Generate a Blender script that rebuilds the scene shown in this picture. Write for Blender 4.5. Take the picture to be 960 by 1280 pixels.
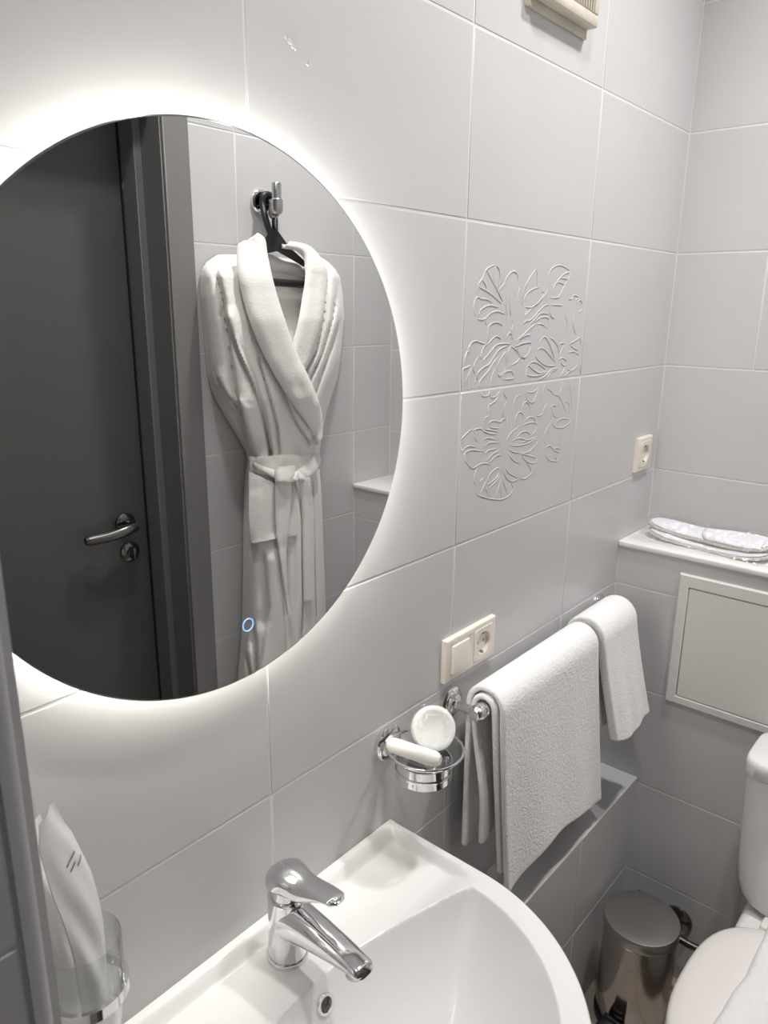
import bpy, bmesh, math, random
from mathutils import Vector, Matrix
from math import sin, cos, pi, sqrt, exp

for o in list(bpy.data.objects): bpy.data.objects.remove(o)
scene = bpy.context.scene
COL = scene.collection
random.seed(7)

# ------------------------------------------------------------------ camera, world, lamps, exposure
CAM = Vector((-0.5527, -0.6650, 1.6252))
RX = Vector((0.65218, -0.75799, 0.01053))
RU = Vector((0.19435, 0.18061, 0.96416))
RF = Vector((0.73272, 0.62677, -0.26510))
FPX = 930.3
cd = bpy.data.cameras.new('camera')
cd.sensor_fit = 'VERTICAL'; cd.sensor_height = 36.0; cd.lens = FPX / 1280 * 36.0
cd.clip_start = 0.02; cd.clip_end = 50
cd.dof.use_dof = True; cd.dof.focus_distance = 1.25; cd.dof.aperture_fstop = 11
cam = bpy.data.objects.new('camera', cd); COL.objects.link(cam)
m = Matrix.Identity(4)
for i in range(3):
    m[i][0] = RX[i]; m[i][1] = RU[i]; m[i][2] = -RF[i]; m[i][3] = CAM[i]
cam.matrix_world = m
scene.camera = cam

w = bpy.data.worlds.new('world'); scene.world = w; w.use_nodes = True
w.node_tree.nodes['Background'].inputs[0].default_value = (0.9, 0.95, 1, 1)
w.node_tree.nodes['Background'].inputs[1].default_value = 0.0

LAMPS = [(0.80, -0.53, 10.0), (0.20, -0.42, 6.0)]      # ceiling downlights: x, y, watts
LED_POWER = 95.0
vs = scene.view_settings
vs.view_transform = 'Standard'; vs.look = 'None'; vs.gamma = 1; vs.use_curve_mapping = False
vs.exposure = -0.2

def at(px, py, **k):
    d = RX * ((px - 480) / FPX) - RU * ((py - 640) / FPX) + RF
    a, v = list(k.items())[0]; i = 'xyz'.index(a)
    return CAM + d * ((v - CAM[i]) / d[i])
MIRROR_Y = -0.025
def rv(px, py, Y):                      # a pixel seen in the mirror, at depth Y behind the wall plane
    p = at(px, py, y=Y)
    return Vector((p.x, 2 * MIRROR_Y - Y, p.z))

# ------------------------------------------------------------------ materials
def mat(name, col, rough=0.5, metal=0.0, **kw):
    mt = bpy.data.materials.new(name); mt.use_nodes = True
    b = mt.node_tree.nodes['Principled BSDF']
    b.inputs['Base Color'].default_value = (*col, 1)
    b.inputs['Roughness'].default_value = rough
    b.inputs['Metallic'].default_value = metal
    for k, v in kw.items():
        k = k.replace('_', ' ')
        if k in b.inputs: b.inputs[k].default_value = v
    return mt
def nodes(mt): return mt.node_tree.nodes, mt.node_tree.links, mt.node_tree.nodes['Principled BSDF']
def add_bump(mt, scale, strength, dist=0.002, detail=3, distortion=0, kind='noise', vec=None):
    n, l, b = nodes(mt)
    tc = n.new('ShaderNodeTexCoord')
    if kind == 'noise':
        t = n.new('ShaderNodeTexNoise'); t.inputs['Scale'].default_value = scale
        t.inputs['Detail'].default_value = detail; t.inputs['Distortion'].default_value = distortion
    else:
        t = n.new('ShaderNodeTexVoronoi'); t.inputs['Scale'].default_value = scale
    if vec:
        mp = n.new('ShaderNodeMapping'); mp.inputs['Scale'].default_value = vec
        l.new(tc.outputs['Object'], mp.inputs[0]); l.new(mp.outputs[0], t.inputs['Vector'])
    else: l.new(tc.outputs['Object'], t.inputs['Vector'])
    bp = n.new('ShaderNodeBump'); bp.inputs['Strength'].default_value = strength; bp.inputs['Distance'].default_value = dist
    l.new(t.outputs[0], bp.inputs['Height'])
    prev = b.inputs['Normal'].links[0].from_socket if b.inputs['Normal'].links else None
    if prev: l.new(prev, bp.inputs['Normal'])
    l.new(bp.outputs[0], b.inputs['Normal'])
def mottle(mt, c1, c2, scale, detail=4):
    n, l, b = nodes(mt)
    tc = n.new('ShaderNodeTexCoord'); t = n.new('ShaderNodeTexNoise')
    t.inputs['Scale'].default_value = scale; t.inputs['Detail'].default_value = detail
    r = n.new('ShaderNodeValToRGB'); r.color_ramp.elements[0].color = (*c1, 1); r.color_ramp.elements[1].color = (*c2, 1)
    r.color_ramp.elements[0].position = .3; r.color_ramp.elements[1].position = .7
    l.new(tc.outputs['Object'], t.inputs['Vector']); l.new(t.outputs[0], r.inputs[0]); l.new(r.outputs[0], b.inputs['Base Color'])

M = {}
M['tile'] = mat('glazed_tile', (.59, .587, .59), .36, Coat_Weight=.1, Coat_Roughness=.3)
mottle(M['tile'], (.58, .577, .58), (.60, .597, .60), 6); add_bump(M['tile'], 14, .06, .004, 2)
M['grout'] = mat('grout', (.73, .725, .72), .7); add_bump(M['grout'], 300, .2, .001)
M['floor'] = mat('floor_tile', (.42, .36, .31), .35); mottle(M['floor'], (.36, .30, .25), (.50, .43, .37), 9)
M['floor_grout'] = mat('floor_grout', (.3, .26, .23), .8)
M['ceiling'] = mat('ceiling_white', (.82, .82, .82), .6)
M['chrome'] = mat('chrome', (.78, .78, .79), .06, 1.0)
M['satin_chrome'] = mat('satin_chrome', (.5, .5, .5), .28, 1.0)
M['steel'] = mat('polished_steel', (.50, .48, .46), .14, 1.0)
M['steel_lid'] = mat('brushed_steel', (.50, .49, .48), .30, 1.0)
M['dark_metal'] = mat('dark_nickel', (.22, .215, .21), .22, 1.0)
M['black'] = mat('black_plastic', (.010, .010, .011), .42)
M['porcelain'] = mat('porcelain', (.86, .845, .83), .09, Coat_Weight=.4, Coat_Roughness=.04)
M['seat'] = mat('seat_plastic', (.84, .80, .77), .22)
M['mirror'] = mat('mirror_silver', (.78, .78, .775), .0, 1.0)
M['mirror_edge'] = mat('mirror_edge', (.10, .13, .12), .15)
M['mirror_body'] = mat('mirror_housing', (.8, .8, .8), .5)
M['door'] = mat('door_grey', (.105, .103, .10), .42); add_bump(M['door'], 40, .03, .001, 2, 0, 'noise', (8, 8, .5))
M['frame'] = mat('door_frame_grey', (.22, .215, .212), .38)
M['rubber'] = mat('seal_rubber', (.012, .012, .012), .7)
M['terry'] = mat('terry_white', (.90, .895, .90), .95, Sheen_Weight=.3)
add_bump(M['terry'], 900, .35, .0015, 2); add_bump(M['terry'], 70, .55, .004, 3, 2.6)
M['robe'] = mat('robe_velour', (.84, .82, .785), .95, Sheen_Weight=.3)
add_bump(M['robe'], 500, .3, .0015, 2); add_bump(M['robe'], 55, .35, .003, 3, 1.5, 'noise', (1, 1, 2.4))
M['paper'] = mat('white_paper', (.88, .87, .86), .55); add_bump(M['paper'], 60, .15, .002, 2)
M['print'] = mat('grey_print', (.10, .10, .11), .6)
M['ivory'] = mat('ivory_plastic', (.80, .745, .66), .32)
M['ivory_dark'] = mat('socket_shadow_plastic', (.55, .48, .40), .4)
M['vent'] = mat('aged_vent_plastic', (.62, .57, .48), .45); mottle(M['vent'], (.55, .50, .42), (.66, .61, .52), 25)
M['vent_dark'] = mat('vent_inside', (.14, .11, .08), .8)
M['soap'] = mat('soap_white', (.93, .90, .87), .35, Subsurface_Weight=.15)
M['gap'] = mat('dark_gap', (.03, .028, .026), .8)
M['hatch'] = mat('hatch_plastic', (.76, .73, .70), .38)
M['slipper'] = mat('slipper_cloth', (.85, .85, .90), .9); add_bump(M['slipper'], 400, .2, .001)
M['sole'] = mat('slipper_sole', (.72, .66, .60), .7)
M['shelf'] = mat('shelf_white', (.84, .83, .82), .16)
def thin_glass(name):
    mt = bpy.data.materials.new(name); mt.use_nodes = True
    n, l = mt.node_tree.nodes, mt.node_tree.links; n.clear()
    out = n.new('ShaderNodeOutputMaterial'); mx = n.new('ShaderNodeMixShader')
    t = n.new('ShaderNodeBsdfTransparent'); g = n.new('ShaderNodeBsdfGlossy'); g.inputs['Roughness'].default_value = .01
    fr = n.new('ShaderNodeMapRange'); fr.inputs['From Min'].default_value = .3; fr.inputs['To Min'].default_value = .06; fr.inputs['To Max'].default_value = .55; fr.interpolation_type = 'SMOOTHSTEP'
    lw = n.new('ShaderNodeLayerWeight'); lw.inputs['Blend'].default_value = .35
    r = n.new('ShaderNodeValToRGB'); r.color_ramp.elements[0].color = (.97, .975, .972, 1); r.color_ramp.elements[1].color = (.50, .505, .505, 1); r.color_ramp.elements[0].position = .5
    l.new(lw.outputs['Facing'], r.inputs[0]); l.new(r.outputs[0], t.inputs[0])
    l.new(lw.outputs['Facing'], fr.inputs[0]); l.new(fr.outputs[0], mx.inputs[0]); l.new(t.outputs[0], mx.inputs[1]); l.new(g.outputs[0], mx.inputs[2]); l.new(mx.outputs[0], out.inputs[0])
    return mt
M['glass'] = thin_glass('clear_glass')
def film_mat(name, clear):
    mt = bpy.data.materials.new(name); mt.use_nodes = True
    n, l = mt.node_tree.nodes, mt.node_tree.links; n.clear()
    out = n.new('ShaderNodeOutputMaterial'); mx = n.new('ShaderNodeMixShader')
    t = n.new('ShaderNodeBsdfTransparent'); g = n.new('ShaderNodeBsdfGlossy'); g.inputs['Roughness'].default_value = .12
    mx.inputs[0].default_value = 1 - clear
    tc = n.new('ShaderNodeTexCoord'); no = n.new('ShaderNodeTexNoise'); no.inputs['Scale'].default_value = 38; no.inputs['Distortion'].default_value = 2
    bp = n.new('ShaderNodeBump'); bp.inputs['Strength'].default_value = .8; bp.inputs['Distance'].default_value = .006
    l.new(tc.outputs['Object'], no.inputs[0]); l.new(no.outputs[0], bp.inputs['Height']); l.new(bp.outputs[0], g.inputs['Normal'])
    l.new(t.outputs[0], mx.inputs[1]); l.new(g.outputs[0], mx.inputs[2]); l.new(mx.outputs[0], out.inputs[0])
    return mt
M['film'] = film_mat('clear_film', .92)
M['bag'] = film_mat('bag_film', .84)
def emit(name, col, s):
    mt = bpy.data.materials.new(name); mt.use_nodes = True
    b = mt.node_tree.nodes['Principled BSDF']; b.inputs['Base Color'].default_value = (*col, 1)
    b.inputs['Emission Color'].default_value = (*col, 1); b.inputs['Emission Strength'].default_value = s
    return mt
M['led'] = emit('led_strip', (1.0, .955, .87), LED_POWER)
M['blue'] = emit('touch_ring_light', (.25, .5, 1.0), 1.3)
M['lamp'] = mat('lamp_diffuser', (.88, .88, .87), .4)

# ------------------------------------------------------------------ mesh helpers
class MB:
    def __init__(s): s.v = []; s.f = []
    def add(s, vs_, fs):
        o = len(s.v); s.v += [tuple(p) for p in vs_]; s.f += [tuple(i + o for i in f) for f in fs]; return s
    def box(s, lo, hi, bev=0, seg=2, rot=None):
        bm = bmesh.new(); bmesh.ops.create_cube(bm, size=1)
        c = (Vector(lo) + Vector(hi)) / 2; d = Vector(hi) - Vector(lo)
        for v in bm.verts: v.co = Vector((v.co.x * d.x, v.co.y * d.y, v.co.z * d.z))
        if bev: bmesh.ops.bevel(bm, geom=bm.edges[:], offset=bev, segments=seg, profile=.5, affect='EDGES')
        for v in bm.verts: v.co = c + (rot @ v.co if rot else v.co)
        bm.verts.index_update()
        s.add([v.co for v in bm.verts], [[v.index for v in f.verts] for f in bm.faces]); bm.free(); return s
    def lathe(s, prof, seg=32, c=(0, 0, 0), axis=(0, 0, 1), sx=1, sy=1, cap=True):
        cap = cap and prof[0] != prof[-1]          # a closed profile is a ring
        q = Vector((0, 0, 1)).rotation_difference(Vector(axis).normalized()); c = Vector(c)
        vs_ = []; fs = []; n = len(prof)
        for r, z in prof:
            for k in range(seg):
                a = 2 * pi * k / seg; vs_.append(c + q @ Vector((r * cos(a) * sx, r * sin(a) * sy, z)))
        for i in range(n - 1):
            for k in range(seg):
                k2 = (k + 1) % seg; fs.append((i * seg + k, i * seg + k2, (i + 1) * seg + k2, (i + 1) * seg + k))
        if cap and prof[0][0] > 1e-6: fs.append(tuple(range(seg))[::-1])
        if cap and prof[-1][0] > 1e-6: fs.append(tuple((n - 1) * seg + k for k in range(seg)))
        return s.add(vs_, fs)
    def tube(s, path, r, seg=10, closed=False, cap=True):
        P = [Vector(p) for p in path]; n = len(P); R = r if isinstance(r, (list, tuple)) else [r] * n
        up = None; vs_ = []
        for i in range(n):
            t = (P[(i + 1) % n] - P[i - 1]) if closed else (P[min(i + 1, n - 1)] - P[max(i - 1, 0)])
            t.normalize()
            if up is None: up = t.orthogonal().normalized()
            up = (up - t * up.dot(t)).normalized(); sd = t.cross(up)
            for k in range(seg):
                a = 2 * pi * k / seg; vs_.append(P[i] + (up * cos(a) + sd * sin(a)) * R[i])
        fs = []
        for i in range(n if closed else n - 1):
            j = (i + 1) % n
            for k in range(seg):
                k2 = (k + 1) % seg; fs.append((i * seg + k, i * seg + k2, j * seg + k2, j * seg + k))
        if cap and not closed:
            fs.append(tuple(range(seg))[::-1]); fs.append(tuple((n - 1) * seg + k for k in range(seg)))
        return s.add(vs_, fs)
    def grid(s, fn, n, m, wrap=False):
        vs_ = [fn(i / (n - 1), j / (m - 1)) for i in range(n) for j in range(m)]; fs = []
        for i in range(n - 1):
            for j in range(m - 1): fs.append((i * m + j, (i + 1) * m + j, (i + 1) * m + j + 1, i * m + j + 1))
        return s.add(vs_, fs)
    def loft(s, rings, cap=True):
        n = len(rings[0]); vs_ = [p for r in rings for p in r]; fs = []
        for i in range(len(rings) - 1):
            for k in range(n):
                k2 = (k + 1) % n; fs.append((i * n + k, i * n + k2, (i + 1) * n + k2, (i + 1) * n + k))
        if cap: fs.append(tuple(range(n))[::-1]); fs.append(tuple((len(rings) - 1) * n + k for k in range(n)))
        return s.add(vs_, fs)
    def mesh(s, name, mt, smooth=True, ang=40):
        me = bpy.data.meshes.new(name); me.from_pydata([tuple(v) for v in s.v], [], s.f); me.validate()
        bm = bmesh.new(); bm.from_mesh(me); bmesh.ops.remove_doubles(bm, verts=bm.verts[:], dist=2e-6); bmesh.ops.recalc_face_normals(bm, faces=bm.faces[:])
        if smooth:
            for f in bm.faces: f.smooth = True
            for e in bm.edges:
                if len(e.link_faces) == 2 and e.calc_face_angle(0) > math.radians(ang): e.smooth = False
        bm.to_mesh(me); bm.free(); me.materials.append(M[mt]); return me
    def build(s, name, mt, parent=None, smooth=True, ang=40):
        o = bpy.data.objects.new(name, s.mesh(name, mt, smooth, ang)); COL.objects.link(o)
        if parent: o.parent = parent; o.matrix_parent_inverse = Matrix.Translation(-parent.matrix_basis.translation)
        return o
def tag(o, label=None, cat=None, group=None, kind=None):
    if label: o['label'] = label
    if cat: o['category'] = cat
    if group: o['group'] = group
    if kind: o['kind'] = kind
    return o
def thing(name, label, cat, loc=(0, 0, 0), group=None):
    o = bpy.data.objects.new(name, None); COL.objects.link(o); o.location = loc; o.empty_display_size = .02
    return tag(o, label, cat, group)
def mod(o, kind, **k):
    md = o.modifiers.new(kind.lower(), kind)
    for a, b in k.items(): setattr(md, a, b)
    return md
def lerp(a, b, t): return a + (b - a) * t
def sm(t): t = max(0., min(1., t)); return t * t * (3 - 2 * t)
def interp(pts, x):                       # piecewise linear
    if x <= pts[0][0]: return pts[0][1]
    for (a, b), (c, d) in zip(pts, pts[1:]):
        if x <= c: return b + (d - b) * (x - a) / (c - a)
    return pts[-1][1]
def spline(pts, n):                        # Catmull-Rom through points (tuples or vectors), n per span
    P = [Vector(p) for p in pts]; out = []
    for i in range(len(P) - 1):
        p0 = P[max(i - 1, 0)]; p1 = P[i]; p2 = P[i + 1]; p3 = P[min(i + 2, len(P) - 1)]
        for k in range(n):
            t = k / n
            out.append(.5 * ((2 * p1) + (p2 - p0) * t + (2 * p0 - 5 * p1 + 4 * p2 - p3) * t * t + (3 * p1 - p0 - 3 * p2 + p3) * t ** 3))
    out.append(P[-1]); return out

# ------------------------------------------------------------------ tiled surfaces
TW, TH, GAP = .4032, .25, .0031
tile_cache = {}
def tile_mesh(wd, ht):
    key = (round(wd, 4), round(ht, 4))
    if key in tile_cache: return tile_cache[key]
    b = MB(); c = .0011; a, d = wd / 2, ht / 2
    rings = [[(-a, -d, -.0025), (a, -d, -.0025), (a, d, -.0025), (-a, d, -.0025)],
             [(-a, -d, -c), (a, -d, -c), (a, d, -c), (-a, d, -c)],
             [(-a + c * .4, -d + c * .4, -c * .3), (a - c * .4, -d + c * .4, -c * .3), (a - c * .4, d - c * .4, -c * .3), (-a + c * .4, d - c * .4, -c * .3)],
             [(-a + c, -d + c, 0), (a - c, -d + c, 0), (a - c, d - c, 0), (-a + c, d - c, 0)]]
    b.loft(rings); me = b.mesh('tile', 'tile', True, 50)
    for p in me.polygons:
        if abs(p.normal.z) > .99: p.use_smooth = False
    tile_cache[key] = me; return me
def tiled(parent, org, ud, vd, regions, ul, vl, mesh_mat=None):
    """tiles on a plane through org with axes ud, vd; regions = list of (u0,u1,v0,v1); ul / vl = joint lines"""
    org, ud, vd = Vector(org), Vector(ud), Vector(vd); nd = ud.cross(vd); out = {}
    for (u0, u1, v0, v1) in regions:
        us = [u0] + [u for u in ul if u0 + .004 < u < u1 - .004] + [u1]
        vv = [v0] + [v for v in vl if v0 + .004 < v < v1 - .004] + [v1]
        for i in range(len(us) - 1):
            for j in range(len(vv) - 1):
                wd, ht = us[i + 1] - us[i] - GAP, vv[j + 1] - vv[j] - GAP
                if wd < .006 or ht < .006: continue
                cu, cv = (us[i] + us[i + 1]) / 2, (vv[j] + vv[j + 1]) / 2
                o = bpy.data.objects.new('tile', tile_mesh(wd, ht)); COL.objects.link(o)
                jit = random.uniform(-.00015, .00015)
                mm = Matrix.Identity(4); pos = org + ud * cu + vd * cv + nd * jit
                for k in range(3):
                    mm[k][0] = ud[k]; mm[k][1] = vd[k]; mm[k][2] = nd[k]; mm[k][3] = pos[k]
                o.parent = parent; o.matrix_basis = mm
                out[(i, j)] = o
    return out
def structure(name, lo, hi, mt='grout'):
    return tag(MB().box(lo, hi).build(name, mt, None, False), kind='structure')

XR, YR, ZC, XL, XN, YP = 1.2435, -.90, 2.75, -1.25, -.398, -.262
XB = 1.076            # front of the boxed-in pipes
RO = [k * TH for k in range(0, 12)]
E = .0007             # grout lies this far behind the tile faces
wf = structure('wall_front', (XN - .1, E, 0), (XR + .1, .1, ZC))
tiles_f = tiled(wf, (0, 0, 0), (1, 0, 0), (0, 0, 1), [(XN, XR, .0, ZC)], [0, TW, 2 * TW], RO)
wr = structure('wall_right', (XR + E, YR - .1, 0), (XR + .1, .1, ZC))
tiled(wr, (XR, 0, 0), (0, -1, 0), (0, 0, 1), [(0, -YR, 1.5, ZC)], [.196, .196 + TW], RO)
tiled(wr, (XR, 0, 0), (0, -1, 0), (0, 0, 1), [(0, -YR, 1.105, 1.5)], [.40, .40 + TW], RO)
DX0, DX1, DZ = -.37, .465, 2.08   # door opening in the rear wall
wb = tag(MB().box((XL - .1, YR - .16, 0), (DX0, YR - E, ZC)).box((DX1, YR - .16, 0), (XR + .1, YR - E, ZC)).box((DX0, YR - .16, DZ), (DX1, YR - E, ZC)).build('wall_rear', 'grout', None, False), kind='structure')
RB = [k * TH + .015 for k in range(0, 12)]
tiled(wb, (0, YR, 0), (-1, 0, 0), (0, 0, 1), [(-XR, -DX1, 0, ZC), (-DX1, -DX0, DZ, ZC), (-DX0, -XL, 0, ZC)], [-1.075, -.665, -.255, .15, .55, .95], RB)
wl = structure('wall_left', (XL - .1, YR - .1, 0), (XL - E, YP + .05, ZC))
tiled(wl, (XL, 0, 0), (0, 1, 0), (0, 0, 1), [(YR, YP, 0, ZC)], [-.5], RO)
# the wall that steps forward beside the washbasin niche, with a quarter-round corner strip
wp = structure('wall_corner', (XL - .05, YP + E, 0), (XN - E, .1, ZC))
tiled(wp, (0, YP, 0), (1, 0, 0), (0, 0, 1), [(XL, XN - .017, 0, ZC)], [XN - .42 - TW * k for k in range(3)], RO)
tiled(wp, (XN, 0, 0), (0, 1, 0), (0, 0, 1), [(YP + .017, 0, 0, ZC)], [-.2], RO)
b = MB(); prof = [(XN - .017, YP + .002), (XN - .017, YP - .001)]
for k in range(9):
    a = -pi / 2 + pi / 2 * k / 8; prof.append((XN - .012 + .013 * cos(a), YP + .012 + .013 * sin(a)))
prof += [(XN + .001, YP + .017), (XN - .002, YP + .017)]
b.loft([[(x, y, 0) for x, y in prof], [(x, y, ZC) for x, y in prof]])
tag(b.build('trim_1', 'tile', None, True, 30), kind='structure')
fl = structure('floor', (XL - .1, YR - .2, -.1), (XR + .1, .1, -E), 'floor_grout')
tm = {}
for i in range(9):
    for j in range(4):
        x0, x1 = XR - .3 * (i + 1), XR - .3 * i; y1, y0 = -.3 * j, -.3 * (j + 1)
        x0 = max(x0, XL); y0 = max(y0, YR)
        if x1 - x0 < .02 or y1 - y0 < .02: continue
        key = (round(x1 - x0, 3), round(y1 - y0, 3))
        if key not in tm: tm[key] = MB().box((-(x1 - x0) / 2 + .0015, -(y1 - y0) / 2 + .0015, -.004), ((x1 - x0) / 2 - .0015, (y1 - y0) / 2 - .0015, 0), .0008, 1).mesh('floor_tile', 'floor', False)
        o = bpy.data.objects.new('floor_tile', tm[key]); COL.objects.link(o); o.parent = fl; o.location = ((x0 + x1) / 2, (y0 + y1) / 2, 0)
structure('ceiling', (XL - .1, YR - .2, ZC), (XR + .1, .1, ZC + .1), 'ceiling')
# boxed-in pipes behind the toilet, with its shelf board
bx = structure('wall_right_low', (XB + E, YR, 0), (XR, 0, 1.09))
HY0, HY1, HZ0, HZ1 = -.560, -.149, .745, 1.060
tiled(bx, (XB, 0, 0), (0, -1, 0), (0, 0, 1), [(0, -YR, 0, 1.092)], [.62], RO)
tag(MB().box((XB - .006, YR, 1.091), (XR, 0, 1.105), .004, 3).build('trim_2', 'shelf'), kind='structure')
# low ledge at the foot of the mirror wall
LY, LZ = -.105, .512
lg = structure('wall_front_low', (XN, LY + E, 0), (XB, 0, LZ - E))
tiled(lg, (0, LY, 0), (1, 0, 0), (0, 0, 1), [(XN, XB, 0, LZ)], [-.43 + .4032 * k for k in range(1, 5)] + [.776], [.258, .508])
tiled(lg, (0, 0, LZ), (1, 0, 0), (0, 1, 0), [(XN, XB, LY, 0)], [-.03, .373, .776], [])

# ------------------------------------------------------------------ flower relief on two tiles
A0, B0, C0 = (570, 320, 7.533), (640, 320, 7.53), (570, 470, 6.0)
up = [
 (A0, [(190, 570), (165, 500), (180, 410), (210, 375), (208, 280), (245, 215), (290, 125), (370, 80)]),
 (A0, [(370, 80), (365, 160), (362, 250), (390, 310)]), (A0, [(375, 90), (405, 120), (415, 200), (395, 310)]), (A0, [(435, 150), (432, 210), (425, 270)]),
 (A0, [(290, 130), (330, 210), (400, 340), (440, 430)]), (A0, [(215, 290), (300, 335), (370, 390), (430, 450)]), (A0, [(245, 220), (275, 260), (285, 310)]),
 (A0, [(210, 385), (240, 402), (295, 408), (340, 440)]), (A0, [(210, 575), (225, 520), (270, 480), (330, 465), (400, 485)]),
 (A0, [(290, 650), (280, 600), (320, 545), (390, 520), (465, 550)]), (A0, [(200, 590), (250, 600), (290, 575)]),
 (A0, [(298, 810), (303, 690), (330, 640), (390, 625), (440, 655)]), (A0, [(300, 830), (350, 775), (385, 755), (425, 785)]),
 (A0, [(455, 275), (470, 215), (500, 175), (535, 145), (575, 165), (585, 230)]), (A0, [(400, 335), (430, 290), (465, 250)]), (A0, [(600, 290), (580, 370), (560, 460)]),
 (A0, [(475, 360), (470, 450), (480, 540), (475, 640)]), (A0, [(520, 350), (510, 450), (515, 560)]), (A0, [(530, 600), (540, 640), (525, 700), (530, 800)]),
 (A0, [(620, 470), (630, 370), (655, 280), (680, 240)]), (A0, [(640, 580), (670, 510)]), (A0, [(640, 630), (660, 610), (678, 605)]),
 (A0, [(575, 820), (620, 770), (678, 745)]), (A0, [(555, 850), (620, 830), (678, 810)]), (A0, [(480, 760), (500, 725), (525, 740), (530, 790)]),
 (A0, [(70, 1060), (80, 970), (105, 905), (125, 905), (120, 865), (150, 815), (195, 800), (240, 818), (285, 825)]), (A0, [(65, 1260), (62, 1080), (90, 1055), (150, 1025)]),
 (A0, [(245, 965), (235, 935), (265, 850), (300, 835)]), (A0, [(250, 990), (310, 920), (380, 840), (450, 825), (520, 830)]), (A0, [(160, 1060), (180, 1000), (210, 950)]),
 (A0, [(200, 1165), (200, 1110), (260, 1050), (310, 1020), (350, 960), (410, 880), (500, 840)]), (A0, [(218, 1240), (222, 1180), (300, 1090), (350, 1010), (400, 950)]),
 (A0, [(320, 1230), (340, 1130), (365, 1060)]), (A0, [(390, 1090), (400, 1010), (440, 940), (475, 890)]), (A0, [(390, 1100), (410, 1130), (440, 1100), (465, 1050), (465, 930)]),
 (A0, [(440, 1155), (460, 1095), (525, 1085), (535, 1150), (440, 1160)]), (A0, [(480, 1000), (485, 920), (515, 845)]), (A0, [(520, 1030), (580, 990), (600, 940), (560, 880), (520, 850)]),
 (A0, [(600, 945), (640, 960), (670, 930)]), (A0, [(80, 1200), (115, 1120), (150, 1040)]), (A0, [(125, 1240), (120, 1160), (150, 1060)]), (A0, [(170, 1210), (185, 1130), (160, 1060)]),
 (B0, [(95, 450), (100, 370), (120, 300), (160, 220), (228, 115)]), (B0, [(228, 115), (240, 180), (235, 280)]), (B0, [(105, 440), (130, 370), (180, 320), (260, 290)]),
 (B0, [(120, 480), (190, 480), (260, 430), (300, 350), (280, 330)]), (B0, [(115, 580), (170, 510), (240, 445), (310, 370), (340, 300), (345, 190), (370, 125), (430, 88), (480, 95), (545, 135)]),
 (B0, [(545, 155), (500, 165), (455, 205), (400, 280), (380, 360)]), (B0, [(550, 150), (540, 200), (500, 270), (460, 350), (430, 390), (355, 395)]), (B0, [(400, 280), (440, 245), (500, 275)]), (B0, [(460, 210), (500, 210), (530, 230)]),
 (B0, [(110, 640), (130, 615), (180, 600), (250, 520), (310, 465), (345, 465)]), (B0, [(170, 640), (220, 590), (270, 540), (345, 545)]), (B0, [(215, 620), (270, 580), (320, 575), (345, 600), (335, 680)]),
 (B0, [(235, 640), (280, 640), (330, 680)]), (B0, [(35, 800), (110, 740), (160, 690), (220, 640)]), (B0, [(40, 825), (90, 770), (130, 745), (175, 745)]), (B0, [(30, 850), (100, 825), (175, 815), (165, 890), (120, 960), (75, 930), (45, 860)]),
 (B0, [(260, 820), (280, 780), (310, 760), (345, 810), (380, 900), (400, 970)]), (B0, [(245, 900), (255, 870), (300, 875), (350, 930), (410, 1000)]), (B0, [(220, 940), (270, 1000), (330, 1030), (410, 1035)]),
 (B0, [(130, 1180), (138, 1060), (155, 1030), (190, 1060), (260, 1100), (330, 1080)]), (B0, [(160, 1020), (200, 995), (260, 1020), (320, 1070)]), (B0, [(140, 1120), (200, 1130), (270, 1120), (330, 1090)]),
 (B0, [(250, 1165), (310, 1130), (370, 1070), (430, 1050)]), (B0, [(330, 1150), (370, 1090), (440, 1055)]), (B0, [(355, 770), (390, 790), (430, 850), (440, 930)]), (B0, [(440, 850), (460, 820), (490, 830), (470, 880), (440, 950)]),
 (B0, [(440, 980), (470, 960), (515, 985), (500, 1030), (465, 1010), (470, 970)]), (B0, [(520, 1060), (560, 1080), (625, 1020)]), (B0, [(540, 830), (590, 800), (635, 765)]), (B0, [(550, 840), (590, 870), (625, 885)]), (B0, [(530, 910), (580, 900), (630, 930)]),
 (B0, [(635, 765), (655, 850), (640, 1000), (645, 1110)]), (B0, [(530, 400), (560, 405), (580, 370), (625, 385), (600, 420)]), (B0, [(610, 440), (640, 415), (660, 450), (650, 510), (620, 530)]), (B0, [(590, 560), (575, 640), (600, 740)]),
 (B0, [(370, 460), (420, 460), (480, 465)]), (B0, [(500, 560), (520, 640), (510, 720)]), (B0, [(360, 480), (365, 560), (400, 590)]), (B0, [(450, 1140), (480, 1090), (500, 1050)]), (B0, [(500, 1130), (530, 1095), (560, 1085)]),
]
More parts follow.
